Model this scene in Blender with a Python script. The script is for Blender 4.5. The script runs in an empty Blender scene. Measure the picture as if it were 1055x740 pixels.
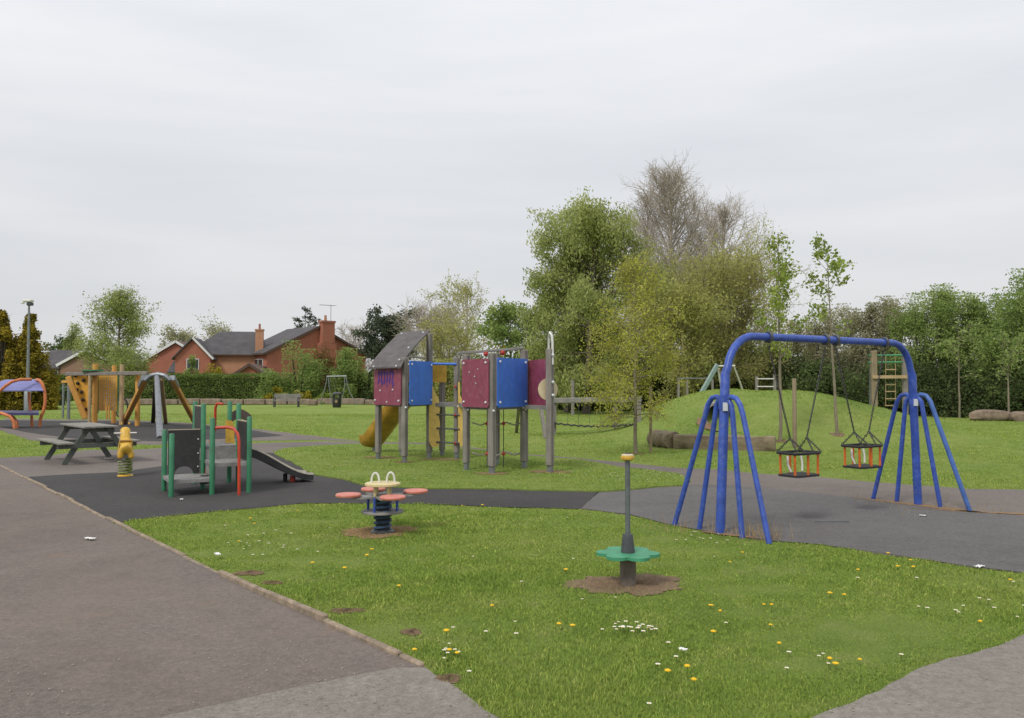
import bpy, math, random
import numpy as np
from mathutils import Vector, Matrix
R = math.radians
PI = math.pi
random.seed(7)
sc = bpy.context.scene
col = sc.collection

# ------------------------------------------------------------------ camera
FPX = 850.0            # focal length in pixels of a 1055 px wide picture
PITCH = math.atan(25 / FPX)
EYE = 1.6
cam_d = bpy.data.cameras.new('camera')
cam_d.sensor_width = 36.0
cam_d.lens = 36.0 * FPX / 1055
cam_d.clip_start = 0.05
cam_d.clip_end = 3000
cam = bpy.data.objects.new('camera', cam_d)
cam.location = (0, 0, EYE)
cam.rotation_euler = (R(90) + PITCH, 0, 0)
col.objects.link(cam)
sc.camera = cam

# ------------------------------------------------------------------ light and sky
SUN_EL, SUN_AZ = R(48), R(215)       # azimuth clockwise from +Y; sun stands behind left of the camera
w = bpy.data.worlds.new('World')
sc.world = w
w.use_nodes = True
nt = w.node_tree
nt.nodes.clear()
out = nt.nodes.new('ShaderNodeOutputWorld')
bg = nt.nodes.new('ShaderNodeBackground')
bg.inputs['Strength'].default_value = 0.1
sky = nt.nodes.new('ShaderNodeTexSky')
sky.sky_type = 'NISHITA'
sky.sun_disc = False
sky.sun_elevation = SUN_EL
sky.sun_rotation = SUN_AZ
tc = nt.nodes.new('ShaderNodeTexCoord')
mp = nt.nodes.new('ShaderNodeMapping')
mp.inputs['Scale'].default_value = (1.0, 1.3, 7.0)
mp.inputs['Rotation'].default_value = (R(6), R(8), 0)
n1 = nt.nodes.new('ShaderNodeTexNoise')
n1.inputs['Scale'].default_value = 1.3
n1.inputs['Detail'].default_value = 5
n1.inputs['Roughness'].default_value = 0.5
n1.inputs['Distortion'].default_value = 0.3
rp = nt.nodes.new('ShaderNodeValToRGB')
rp.color_ramp.elements[0].position = 0.32
rp.color_ramp.elements[0].color = (6.75, 6.95, 7.3, 1)
rp.color_ramp.elements[1].position = 0.68
rp.color_ramp.elements[1].color = (8.05, 8.08, 8.25, 1)
sep = nt.nodes.new('ShaderNodeSeparateXYZ')
gr = nt.nodes.new('ShaderNodeMapRange')
gr.inputs['From Min'].default_value = 0.0
gr.inputs['From Max'].default_value = 0.45
gr.inputs['To Min'].default_value = 0.70
gr.inputs['To Max'].default_value = 1.0
mul = nt.nodes.new('ShaderNodeMix')
mul.data_type = 'RGBA'
mul.blend_type = 'MULTIPLY'
mul.inputs[0].default_value = 1
mx = nt.nodes.new('ShaderNodeMix')
mx.data_type = 'RGBA'
mx.inputs[0].default_value = 0.95
L = nt.links.new
L(tc.outputs['Generated'], mp.inputs['Vector'])
L(mp.outputs[0], n1.inputs['Vector'])
L(n1.outputs[0], rp.inputs[0])
L(tc.outputs['Generated'], sep.inputs[0])
L(sep.outputs['Z'], gr.inputs[0])
L(rp.outputs[0], mul.inputs[6])
L(gr.outputs[0], mul.inputs[7])
L(sky.outputs[0], mx.inputs[6])
L(mul.outputs[2], mx.inputs[7])
L(mx.outputs[2], bg.inputs['Color'])
L(bg.outputs[0], out.inputs['Surface'])

sun_d = bpy.data.lights.new('sun', 'SUN')
sun_d.energy = 1.5
sun_d.angle = R(14)
sun_d.color = (1.0, 0.95, 0.87)
sun = bpy.data.objects.new('sun', sun_d)
sd = Vector((math.sin(SUN_AZ) * math.cos(SUN_EL), math.cos(SUN_AZ) * math.cos(SUN_EL), math.sin(SUN_EL)))
sun.rotation_euler = sd.to_track_quat('Z', 'Y').to_euler()
sun.location = (0, 0, 30)
col.objects.link(sun)

sc.view_settings.view_transform = 'Standard'
sc.view_settings.look = 'None'
sc.view_settings.exposure = 0.3
sc.view_settings.gamma = 1.0
sc.view_settings.use_curve_mapping = False
sc.cycles.max_bounces = 6
sc.cycles.diffuse_bounces = 3
sc.cycles.transparent_max_bounces = 6

# ------------------------------------------------------------------ measuring helpers
cp, sp_ = math.cos(PITCH), math.sin(PITCH)
def ray(px, py):
    x, y = px - 527.5, 370.0 - py
    return Vector((x, FPX * cp - y * sp_, FPX * sp_ + y * cp))
def G(px, py, z=0.0):
    """real place of a point standing at height z"""
    d = ray(px, py)
    t = (z - EYE) / d.z
    return Vector((d.x * t, d.y * t, z))
def at(px, py, Y):
    d = ray(px, py)
    t = Y / d.y
    return Vector((d.x * t, Y, EYE + d.z * t))

def smooth_noise(x, y, seed=0):
    """cheap band-limited noise in -1..1 made of sines"""
    rs = np.random.RandomState(seed)
    v = 0
    for k in range(7):
        a = rs.uniform(0, 2 * PI); f = rs.uniform(.6, 2.2); p = rs.uniform(0, 2 * PI)
        v = v + np.sin((x * math.cos(a) + y * math.sin(a)) * f + p)
    return v / 3.2

def hz(x, y):
    """height of the grass ground: flat but for the play mound"""
    x = np.asarray(x, float); y = np.asarray(y, float)
    dx = x - 7.6; dy = y - 26.2
    sx = np.where(dx > 0, 4.8, 3.5)
    m = 1.42 * np.exp(-(np.abs(dx) / sx) ** 2.9) * np.exp(-(np.abs(dy) / 4.0) ** 2.4)
    # a scrape in the front of the mound where the tunnel opens
    m = m - 0.55 * np.exp(-((x - 5.98) / .62) ** 2 - ((y - 22.9) / .75) ** 2) * np.clip(m * 2, 0, 1)
    m = m + 0.05 * smooth_noise(x * 1.3, y * 1.3, 3) * np.clip(m, 0, .5) * 2
    far = np.clip((y - 22) / 20, 0, 1) * 0.05 * smooth_noise(x * .25, y * .25, 5)
    return m + far
def H(x, y):
    return float(hz(x, y))

# ------------------------------------------------------------------ materials
def new_mat(name):
    m = bpy.data.materials.new(name)
    m.use_nodes = True
    t = m.node_tree
    b = t.nodes['Principled BSDF']
    return m, t, b
def noise_node(t, vec, scale, detail=3, rough=.6, dist=0):
    n = t.nodes.new('ShaderNodeTexNoise')
    n.inputs['Scale'].default_value = scale
    n.inputs['Detail'].default_value = detail
    n.inputs['Roughness'].default_value = rough
    n.inputs['Distortion'].default_value = dist
    t.links.new(vec, n.inputs['Vector'])
    return n.outputs[0]
def ramp(t, fac, stops):
    r = t.nodes.new('ShaderNodeValToRGB')
    el = r.color_ramp.elements
    while len(el) < len(stops):
        el.new(.5)
    for e, (p, c) in zip(el, stops):
        e.position = p
        e.color = (*c, 1) if len(c) == 3 else c
    t.links.new(fac, r.inputs[0])
    return r.outputs[0]
def mixc(t, fac, a, b, mode='MIX'):
    m = t.nodes.new('ShaderNodeMix')
    m.data_type = 'RGBA'
    m.blend_type = mode
    for v, s in ((fac, 0), (a, 6), (b, 7)):
        if isinstance(v, (int, float)):
            m.inputs[s].default_value = v
        elif isinstance(v, tuple):
            m.inputs[s].default_value = (*v, 1)
        else:
            t.links.new(v, m.inputs[s])
    return m.outputs[2]
def bump(t, b, h, strength, dist):
    n = t.nodes.new('ShaderNodeBump')
    n.inputs['Strength'].default_value = strength
    n.inputs['Distance'].default_value = dist
    t.links.new(h, n.inputs['Height'])
    t.links.new(n.outputs[0], b.inputs['Normal'])
def objvec(t, scale=None):
    c = t.nodes.new('ShaderNodeTexCoord')
    if scale is None:
        return c.outputs['Object']
    m = t.nodes.new('ShaderNodeMapping')
    m.inputs['Scale'].default_value = scale
    t.links.new(c.outputs['Object'], m.inputs['Vector'])
    return m.outputs[0]

def plain(name, c, rough=.5, var=.12, scale=6, metal=0, bmp=.15, dirt=None, dirt_amt=.35):
    """paint, plastic or metal with slight wear and grime"""
    m, t, b = new_mat(name)
    v = objvec(t)
    n = noise_node(t, v, scale, 4, .65)
    lo = tuple(x * (1 - var * 1.6) for x in c); hi = tuple(min(1, x * (1 + var)) for x in c)
    k = ramp(t, n, [(.3, lo), (.7, hi)])
    if dirt:
        n2 = noise_node(t, v, scale * 2.3, 6, .7)
        f = ramp(t, n2, [(.5, (0, 0, 0)), (.72, (dirt_amt,) * 3)])
        k = mixc(t, f, k, dirt)
    t.links.new(k, b.inputs['Base Color'])
    b.inputs['Roughness'].default_value = rough
    b.inputs['Metallic'].default_value = metal
    if bmp:
        bump(t, b, noise_node(t, v, scale * 12, 2), bmp, .003)
    return m
def wood(name, a, c, axis=2, rough=.75, streak=30):
    m, t, b = new_mat(name)
    s = [streak] * 3; s[axis] = streak / 18
    n = noise_node(t, objvec(t, tuple(s)), 1, 5, .65, .4)
    n2 = noise_node(t, objvec(t), 3, 3)
    k = ramp(t, n, [(.3, a), (.7, c)])
    k = mixc(t, .35, k, ramp(t, n2, [(.3, tuple(x * .55 for x in a)), (.7, c)]))
    t.links.new(k, b.inputs['Base Color'])
    b.inputs['Roughness'].default_value = rough
    bump(t, b, n, .5, .004)
    return m

def asphalt(name, base, stain, speck=.5, patch=None, scale_s=1.0):
    m, t, b = new_mat(name)
    v = objvec(t)
    fine = noise_node(t, v, 130, 2, .8)
    mid = noise_node(t, v, 22, 3, .7)
    big = noise_node(t, v, .55 * scale_s, 5, .6, .6)
    lo = tuple(x * (1 - speck) for x in base); hi = tuple(x * (1 + speck) for x in base)
    k = ramp(t, fine, [(.28, lo), (.5, base), (.78, hi)])
    k = mixc(t, .5, k, ramp(t, mid, [(.3, tuple(x * .62 for x in base)), (.7, tuple(x * 1.38 for x in base))]))
    g2 = noise_node(t, v, 60, 3, .85)
    k = mixc(t, .8, k, ramp(t, g2, [(.32, (.74, .74, .74)), (.5, (1, 1, 1)), (.68, (1.28, 1.27, 1.25))]), 'MULTIPLY')
    k = mixc(t, ramp(t, big, [(.4, (0, 0, 0)), (.68, (.75, .75, .75))]), k, mixc(t, .55, k, stain))
    wide = noise_node(t, v, .22, 4, .65, .8)
    k = mixc(t, .8, k, ramp(t, wide, [(.32, (.80, .79, .78)), (.5, (1, 1, 1)), (.68, (1.16, 1.15, 1.14))]), 'MULTIPLY')
    sc2 = noise_node(t, v, 4.5, 5, .75, .2)
    k = mixc(t, .7, k, ramp(t, sc2, [(.30, (.84, .84, .85)), (.5, (1, 1, 1)), (.7, (1.12, 1.11, 1.10))]), 'MULTIPLY')
    vo = t.nodes.new('ShaderNodeTexVoronoi')
    vo.inputs['Scale'].default_value = 55
    t.links.new(v, vo.inputs['Vector'])
    k = mixc(t, ramp(t, vo.outputs['Distance'], [(.06, (.55, .55, .55)), (.16, (0, 0, 0))]), k, tuple(min(.6, x * 2.4) for x in base))
    if patch:
        pn = noise_node(t, v, 1.1, 6, .7, 1.0)
        k = mixc(t, ramp(t, pn, [(.6, (0, 0, 0)), (.72, (.6, .6, .6))]), k, patch)
    t.links.new(k, b.inputs['Base Color'])
    b.inputs['Roughness'].default_value = .95
    b.inputs['Specular IOR Level'].default_value = .25
    bump(t, b, fine, .6, .004)
    return m

def grass_colour(t, v):
    """colour field shared by the turf sheet and the blades on it"""
    a = noise_node(t, v, .35, 4, .6, .5)
    c = noise_node(t, v, 2.6, 4, .7)
    k = ramp(t, a, [(.3, (.20, .30, .068)), (.5, (.27, .37, .084)), (.72, (.37, .42, .13))])
    k2 = ramp(t, c, [(.3, (.18, .275, .056)), (.55, (.275, .37, .084)), (.75, (.42, .42, .19))])
    return mixc(t, .5, k, k2)
def turf(name):
    m, t, b = new_mat(name)
    v = objvec(t)
    k = grass_colour(t, v)
    f = noise_node(t, v, 60, 4, .8)
    k = mixc(t, ramp(t, f, [(.35, (.6,) * 3), (.6, (0, 0, 0))]), k, (.17, .19, .06))
    t.links.new(k, b.inputs['Base Color'])
    b.inputs['Roughness'].default_value = 1
    b.inputs['Specular IOR Level'].default_value = .1
    bump(t, b, noise_node(t, v, 25, 5, .8), .9, .06)
    return m
def blade_mat():
    m, t, b = new_mat('grass_blades')
    v = objvec(t)
    k = grass_colour(t, v)
    at_ = t.nodes.new('ShaderNodeAttribute'); at_.attribute_name = 'rnd'
    k = mixc(t, .75, k, ramp(t, at_.outputs['Fac'], [(0, (.62, .68, .55)), (.5, (1.05, 1.05, 1)), (.86, (1.4, 1.3, 1.1)), (.95, (2.2, 1.7, 1.9))]), 'MULTIPLY')
    d = t.nodes.new('ShaderNodeBsdfDiffuse'); tr = t.nodes.new('ShaderNodeBsdfTranslucent')
    ms = t.nodes.new('ShaderNodeMixShader'); ms.inputs[0].default_value = .35
    t.links.new(k, d.inputs[0]); t.links.new(k, tr.inputs[0])
    t.links.new(d.outputs[0], ms.inputs[1]); t.links.new(tr.outputs[0], ms.inputs[2])
    t.links.new(ms.outputs[0], t.nodes['Material Output'].inputs[0])
    return m
def leaf_mat(name, c, c2=None, trans=.35, spread=.45):
    m, t, b = new_mat(name)
    c2 = c2 or tuple(min(.6, x * 1.5) for x in c)
    at_ = t.nodes.new('ShaderNodeAttribute'); at_.attribute_name = 'rnd'
    cl = t.nodes.new('ShaderNodeAttribute'); cl.attribute_name = 'clump'
    k = ramp(t, at_.outputs['Fac'], [(0, tuple(x * (1 - spread) for x in c)), (.5, c), (1, c2)])
    k2 = ramp(t, cl.outputs['Fac'], [(0, tuple(x * (1 - spread) for x in c)), (.5, c), (1, c2)])
    k = mixc(t, .45, k, k2)
    d = t.nodes.new('ShaderNodeBsdfDiffuse'); tr = t.nodes.new('ShaderNodeBsdfTranslucent')
    ms = t.nodes.new('ShaderNodeMixShader'); ms.inputs[0].default_value = trans
    t.links.new(k, d.inputs[0]); t.links.new(k, tr.inputs[0])
    t.links.new(d.outputs[0], ms.inputs[1]); t.links.new(tr.outputs[0], ms.inputs[2])
    t.links.new(ms.outputs[0], t.nodes['Material Output'].inputs[0])
    return m
def bark_mat(name, a, c):
    m, t, b = new_mat(name)
    n = noise_node(t, objvec(t, (12, 12, 3)), 1.5, 5, .7)
    t.links.new(ramp(t, n, [(.3, a), (.7, c)]), b.inputs['Base Color'])
    b.inputs['Roughness'].default_value = .95
    bump(t, b, n, .6, .01)
    return m
def brick_mat(name, c, c2, mortar=(.32, .29, .25)):
    m, t, b = new_mat(name)
    tcn = t.nodes.new('ShaderNodeTexCoord')
    # brick courses run with the walls: use (x+y, z)
    se = t.nodes.new('ShaderNodeSeparateXYZ'); t.links.new(tcn.outputs['Object'], se.inputs[0])
    ad = t.nodes.new('ShaderNodeMath'); t.links.new(se.outputs[0], ad.inputs[0]); t.links.new(se.outputs[1], ad.inputs[1])
    cb = t.nodes.new('ShaderNodeCombineXYZ'); t.links.new(ad.outputs[0], cb.inputs[0]); t.links.new(se.outputs[2], cb.inputs[1])
    br = t.nodes.new('ShaderNodeTexBrick')
    br.inputs['Scale'].default_value = 1
    br.inputs['Brick Width'].default_value = .225
    br.inputs['Row Height'].default_value = .075
    br.inputs['Mortar Size'].default_value = .008
    br.inputs['Color1'].default_value = (*c, 1); br.inputs['Color2'].default_value = (*c2, 1)
    br.inputs['Mortar'].default_value = (*mortar, 1)
    t.links.new(cb.outputs[0], br.inputs['Vector'])
    n = noise_node(t, tcn.outputs['Object'], .8, 4)
    k = mixc(t, .35, br.outputs['Color'], ramp(t, n, [(.3, tuple(x * .7 for x in c)), (.7, c2)]))
    t.links.new(k, b.inputs['Base Color'])
    b.inputs['Roughness'].default_value = .9
    return m
def roof_mat(name, c):
    m, t, b = new_mat(name)
    v = objvec(t)
    wv = t.nodes.new('ShaderNodeTexWave'); wv.bands_direction = 'Z'
    wv.inputs['Scale'].default_value = 1.6; wv.inputs['Distortion'].default_value = .3
    t.links.new(v, wv.inputs['Vector'])
    n = noise_node(t, v, 1.2, 5)
    k = ramp(t, n, [(.3, tuple(x * .75 for x in c)), (.7, tuple(x * 1.25 for x in c))])
    k = mixc(t, .5, k, ramp(t, wv.outputs[0], [(.0, (.55,) * 3), (.3, (1, 1, 1))]), 'MULTIPLY')
    t.links.new(k, b.inputs['Base Color'])
    b.inputs['Roughness'].default_value = .85
    return m

M = {}
M['blue'] = plain('blue_paint', (.035, .085, .40), .42, .2, 9, dirt=(.16, .20, .34), dirt_amt=.5)
M['blue_light'] = plain('faded_blue_paint', (.06, .14, .42), .45, .2, 6)
M['black_rubber'] = plain('black_rubber', (.022, .022, .024), .7, .3, 12)
M['chain'] = plain('galvanised_chain', (.07, .068, .065), .6, .3, 40, .3)
M['orange'] = plain('orange_plastic', (.62, .13, .015), .45, .15, 8, dirt=(.3, .12, .05), dirt_amt=.4)
M['white'] = plain('white_paint', (.72, .71, .68), .45, .08, 8, dirt=(.35, .33, .3), dirt_amt=.3)
M['green'] = plain('green_paint', (.035, .20, .095), .42, .15, 5, dirt=(.12, .2, .13), dirt_amt=.25)
M['green_flower'] = plain('green_plastic', (.06, .30, .16), .5, .15, 7, dirt=(.07, .12, .08), dirt_amt=.4)
M['red'] = plain('red_paint', (.55, .055, .022), .4, .15, 6, dirt=(.3, .07, .05), dirt_amt=.35)
M['dark_panel'] = plain('dark_grey_panel', (.028, .027, .028), .55, .25, 5, dirt=(.07, .065, .06), dirt_amt=.4)
M['cut_edge'] = plain('pale_panel_edge', (.42, .36, .27), .7, .15, 20)
M['cream_rim'] = plain('pale_slide_rim', (.62, .57, .48), .5, .1, 12)
M['table_leg'] = wood('dark_green_grey_timber', (.06, .07, .06), (.14, .15, .13), 2)
M['grey_metal'] = plain('galvanised_metal', (.25, .265, .28), .42, .2, 9, .55)
M['grey_deck'] = plain('worn_grey_deck', (.27, .265, .255), .6, .25, 7, dirt=(.12, .11, .10), dirt_amt=.4)
M['dark_grey'] = plain('dark_grey_paint', (.06, .065, .07), .45, .25, 8)
M['yellow'] = plain('yellow_plastic', (.66, .40, .05), .45, .15, 7, dirt=(.25, .15, .05), dirt_amt=.5)
M['slide_yellow'] = plain('ochre_slide_plastic', (.50, .28, .045), .42, .2, 3, dirt=(.12, .075, .03), dirt_amt=.65)
M['pale_yellow'] = plain('pale_yellow_panel', (.72, .50, .13), .55, .12, 7, dirt=(.35, .26, .12), dirt_amt=.4)
M['cream'] = plain('cream_panel', (.70, .58, .38), .55, .08, 8, dirt=(.4, .32, .22), dirt_amt=.25)
M['cream_yellow'] = plain('cream_yellow_plastic', (.66, .55, .28), .5, .12, 12, dirt=(.35, .3, .2), dirt_amt=.4)
M['pink_seat'] = plain('pink_red_plastic', (.62, .20, .15), .5, .12, 9, dirt=(.55, .4, .35), dirt_amt=.45)
M['maroon'] = plain('raspberry_panel', (.245, .048, .088), .55, .12, 5, dirt=(.36, .15, .19), dirt_amt=.5)
M['panel_blue'] = plain('bright_blue_panel', (.045, .17, .66), .5, .1, 5, dirt=(.12, .24, .55), dirt_amt=.4)
M['purple'] = plain('purple_paint', (.07, .03, .25), .5, .2, 30)
M['bolt'] = plain('pale_bolt_cap', (.62, .66, .68), .4, .05, 30)
M['red_cap'] = plain('red_connector', (.45, .035, .03), .45, .1, 20)
M['rope'] = plain('pale_rope', (.38, .35, .30), .9, .2, 60)
M['rope_dark'] = plain('dark_rope', (.05, .05, .05), .9, .3, 60)
M['wood_grey'] = wood('weathered_grey_wood', (.15, .135, .12), (.30, .275, .245))
M['wood_grey_x'] = wood('weathered_grey_planks', (.15, .145, .135), (.31, .295, .27), 0, streak=22)
M['wood_table'] = wood('green_grey_stained_planks', (.13, .135, .115), (.34, .32, .275), 0, streak=26)
M['wood_orange'] = wood('orange_varnished_timber', (.50, .24, .05), (.72, .38, .09))
M['wood_pale'] = wood('pale_timber_post', (.38, .27, .14), (.52, .38, .22))
M['ply_orange'] = plain('orange_climbing_board', (.80, .42, .05), .55, .12, 3, dirt=(.35, .18, .05), dirt_amt=.3)
M['felt'] = plain('grey_roofing_sheet', (.115, .105, .105), .85, .2, 5, dirt=(.2, .18, .16), dirt_amt=.4)
M['log'] = wood('old_split_log', (.13, .10, .065), (.33, .265, .175), 0, .95, 14)
M['stake'] = wood('round_tree_stake', (.17, .13, .08), (.33, .26, .16), 2)
M['concrete'] = asphalt('grey_concrete', (.30, .28, .25), (.20, .18, .15), .25)
M['edging'] = plain('pale_edging_stone', (.30, .235, .17), .9, .25, 9, dirt=(.10, .075, .05), dirt_amt=.7)
M['boulder'] = plain('brown_boulder', (.25, .19, .14), .95, .3, 3, bmp=.6, dirt=(.12, .10, .07), dirt_amt=.5)
M['planter'] = plain('pinkish_stone_wall', (.27, .21, .165), .95, .25, 3, dirt=(.14, .11, .08), dirt_amt=.5)
M['soil'] = asphalt('bare_dry_soil', (.20, .14, .09), (.12, .085, .05), .5)
M['red_soil'] = asphalt('reddish_soil', (.26, .165, .115), (.2, .13, .08), .35)
M['bark_chip'] = asphalt('orange_bark_mulch', (.25, .155, .085), (.16, .13, .06), .7)
M['path'] = asphalt('worn_brown_tarmac', (0.170, 0.144, 0.129), (0.205, 0.166, 0.137), .42, (0.229, 0.155, 0.106))
M['path_mid'] = asphalt('brown_grey_tarmac', (0.177, 0.154, 0.140), (0.129, 0.113, 0.103), .35)
M['path_light'] = asphalt('pale_grey_tarmac', (0.234, 0.212, 0.187), (0.187, 0.168, 0.144), .35, (0.218, 0.172, 0.117))
M['rubber_dark'] = asphalt('dark_safety_surface', (0.057, 0.055, 0.055), (0.077, 0.072, 0.070), .4)
M['rubber_grey'] = asphalt('grey_safety_surface', (0.129, 0.122, 0.122), (0.155, 0.147, 0.142), .35)
M['turf'] = turf('mown_turf')
M['blades'] = blade_mat()
M['stem'] = plain('flower_stem', (.10, .17, .03), .8, .1, 50, bmp=0)
M['dandelion'] = plain('dandelion_yellow', (.80, .50, .01), .7, .1, 50, bmp=0)
M['petal'] = plain('daisy_white', (.80, .80, .76), .7, .05, 50, bmp=0)
M['paper'] = plain('white_paper', (.78, .78, .76), .8, .05, 50)
M['brick_orange'] = brick_mat('orange_brick', (.44, .19, .095), (.54, .26, .14))
M['brick_red'] = brick_mat('red_brick', (.36, .095, .05), (.44, .13, .07))
M['brick_brown'] = brick_mat('brown_brick', (.22, .11, .075), (.28, .15, .10))
M['tiles'] = roof_mat('dark_grey_roof_tiles', (.085, .08, .085))
M['tiles_brown'] = roof_mat('brown_roof_tiles', (.14, .09, .075))
M['trim'] = plain('white_bargeboard', (.70, .70, .69), .5, .05, 10)
M['trim_dark'] = plain('dark_bargeboard', (.10, .06, .045), .6, .1, 10)
def glass(name, c, r=.12):
    m, t, b = new_mat(name)
    b.inputs['Base Color'].default_value = (*c, 1); b.inputs['Roughness'].default_value = r
    b.inputs['Specular IOR Level'].default_value = .8
    return m
M['pane'] = glass('window_glass', (.035, .04, .045))
M['bark'] = bark_mat('grey_brown_bark', (.075, .06, .045), (.17, .14, .11))
M['bark_pale'] = bark_mat('pale_sapling_bark', (.15, .125, .085), (.30, .26, .19))
M['twig_pale'] = bark_mat('pale_brown_twigs', (.36, .31, .26), (.52, .46, .40))
M['twig_dark'] = bark_mat('dark_twigs', (.045, .036, .028), (.09, .075, .055))
M['twig_olive'] = bark_mat('olive_twigs', (.20, .17, .08), (.34, .29, .14))

# ------------------------------------------------------------------ mesh builder
ORIGIN = {}
class MB:
    def __init__(s): s.v = []; s.f = []
    def add(s, vs, fs):
        o = len(s.v); s.v += [tuple(v) for v in vs]; s.f += [tuple(i + o for i in f) for f in fs]; return s
    def box(s, c, size, rz=0, mat=None, bev=0):
        hx, hy, hz_ = [q / 2 for q in size]
        if mat is None: mat = Matrix.Rotation(rz, 3, 'Z')
        c = Vector(c)
        if bev:
            b = min(bev, hx * .45, hy * .45, hz_ * .45)
            pts = []
            for sx in (-1, 1):
                for sy in (-1, 1):
                    for sz in (-1, 1):
                        pts += [(sx * (hx - b), sy * (hy - b), sz * hz_), (sx * (hx - b), sy * hy, sz * (hz_ - b)), (sx * hx, sy * (hy - b), sz * (hz_ - b))]
            I = lambda sx, sy, sz, k: ((sx > 0) * 4 + (sy > 0) * 2 + (sz > 0)) * 3 + k
            fs = []
            for z in (-1, 1): fs.append([I(-1, -1, z, 0), I(1, -1, z, 0), I(1, 1, z, 0), I(-1, 1, z, 0)][::z])
            for y in (-1, 1): fs.append([I(-1, y, -1, 1), I(1, y, -1, 1), I(1, y, 1, 1), I(-1, y, 1, 1)][::-y])
            for x in (-1, 1): fs.append([I(x, -1, -1, 2), I(x, 1, -1, 2), I(x, 1, 1, 2), I(x, -1, 1, 2)][::x])
            for a in (-1, 1):
                for b2 in (-1, 1):
                    fs.append([I(-1, a, b2, 0), I(1, a, b2, 0), I(1, a, b2, 1), I(-1, a, b2, 1)])
                    fs.append([I(a, -1, b2, 0), I(a, 1, b2, 0), I(a, 1, b2, 2), I(a, -1, b2, 2)])
                    fs.append([I(a, b2, -1, 1), I(a, b2, 1, 1), I(a, b2, 1, 2), I(a, b2, -1, 2)])
                    for c3 in (-1, 1): fs.append([I(a, b2, c3, 0), I(a, b2, c3, 1), I(a, b2, c3, 2)])
            return s.add([c + mat @ Vector(p) for p in pts], fs)
        pts = [(x, y, z) for x in (-hx, hx) for y in (-hy, hy) for z in (-hz_, hz_)]
        return s.add([c + mat @ Vector(p) for p in pts], [(0, 1, 3, 2), (4, 6, 7, 5), (0, 4, 5, 1), (2, 3, 7, 6), (0, 2, 6, 4), (1, 5, 7, 3)])
    def bar(s, p, q, w_, h_, up=(0, 0, 1), bev=0):
        p, q = Vector(p), Vector(q); d = q - p; X = d.normalized(); U = Vector(up)
        if abs(X.dot(U)) > .97: U = Vector((1, 0, 0))
        Y = U.cross(X).normalized(); Z = X.cross(Y)
        return s.box((p + q) / 2, (d.length, w_, h_), mat=Matrix((X, Y, Z)).transposed(), bev=bev)
    def tube(s, pts, r, n=10, closed=False, caps=True):
        pts = [Vector(p) for p in pts]; N = len(pts)
        rr = r if isinstance(r, (list, tuple)) else [r] * N
        T = []
        for i in range(N):
            a = pts[(i - 1) % N] if (closed or i) else pts[0]; b = pts[(i + 1) % N] if (closed or i < N - 1) else pts[-1]
            T.append((b - a).normalized())
        U = T[0].orthogonal().normalized(); vs = []
        for i in range(N):
            U = (U - T[i] * U.dot(T[i])).normalized(); V = T[i].cross(U)
            for k in range(n):
                a = 2 * PI * k / n; vs.append(pts[i] + (U * math.cos(a) + V * math.sin(a)) * rr[i])
        fs = []
        for i in range(N if closed else N - 1):
            j = (i + 1) % N
            for k in range(n): fs.append((i * n + k, i * n + (k + 1) % n, j * n + (k + 1) % n, j * n + k))
        if caps and not closed:
            fs.append(tuple(range(n))[::-1]); fs.append(tuple((N - 1) * n + k for k in range(n)))
        return s.add(vs, fs)
    def lathe(s, prof, c=(0, 0, 0), n=24):
        vs = []; fs = []; P = len(prof); c = Vector(c)
        for r, z in prof:
            for k in range(n):
                a = 2 * PI * k / n; vs.append(c + Vector((r * math.cos(a), r * math.sin(a), z)))
        for i in range(P - 1):
            for k in range(n): fs.append((i * n + k, i * n + (k + 1) % n, (i + 1) * n + (k + 1) % n, (i + 1) * n + k))
        fs.append(tuple(range(n))[::-1]); fs.append(tuple((P - 1) * n + k for k in range(n)))
        return s.add(vs, fs)
    def prism(s, poly, off):
        poly = [Vector(p) for p in poly]; off = Vector(off); n = len(poly)
        return s.add(poly + [p + off for p in poly], [tuple(range(n))[::-1], tuple(range(n, 2 * n))] + [(i, (i + 1) % n, (i + 1) % n + n, i + n) for i in range(n)])
    def ball(s, c, r, n=10, m=6, sq=(1, 1, 1)):
        c = Vector(c); vs = [c + Vector((0, 0, -r * sq[2]))]
        for i in range(1, m):
            ph = -PI / 2 + PI * i / m
            for k in range(n):
                a = 2 * PI * k / n; vs.append(c + Vector((r * sq[0] * math.cos(ph) * math.cos(a), r * sq[1] * math.cos(ph) * math.sin(a), r * sq[2] * math.sin(ph))))
        vs.append(c + Vector((0, 0, r * sq[2])))
        fs = [(0, 1 + (k + 1) % n, 1 + k) for k in range(n)]
        for i in range(m - 2):
            for k in range(n): fs.append((1 + i * n + k, 1 + i * n + (k + 1) % n, 1 + (i + 1) * n + (k + 1) % n, 1 + (i + 1) * n + k))
        T = len(vs) - 1; b = 1 + (m - 2) * n
        fs += [(b + k, b + (k + 1) % n, T) for k in range(n)]
        return s.add(vs, fs)
    def build(s, name, mat, parent=None, local=False, smooth=False, label=None):
        me = bpy.data.meshes.new(name)
        vs = s.v
        if parent is not None and not local:
            o, rz = ORIGIN.get(parent.name, (Vector((0, 0, 0)), 0))
            Ri = Matrix.Rotation(-rz, 3, 'Z')
            vs = [tuple(Ri @ (Vector(v) - o)) for v in vs]
        me.from_pydata(vs, [], s.f); me.update()
        ob = bpy.data.objects.new(name, me); me.materials.append(mat)
        if smooth:
            for p in me.polygons: p.use_smooth = True
            if hasattr(me, 'set_sharp_from_angle'): me.set_sharp_from_angle(angle=R(40))
        col.objects.link(ob)
        if parent is not None:
            ob.parent = parent
            ORIGIN[ob.name] = ORIGIN.get(parent.name, (Vector((0, 0, 0)), 0)) if not local else (Vector((0, 0, 0)), 0)
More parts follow.
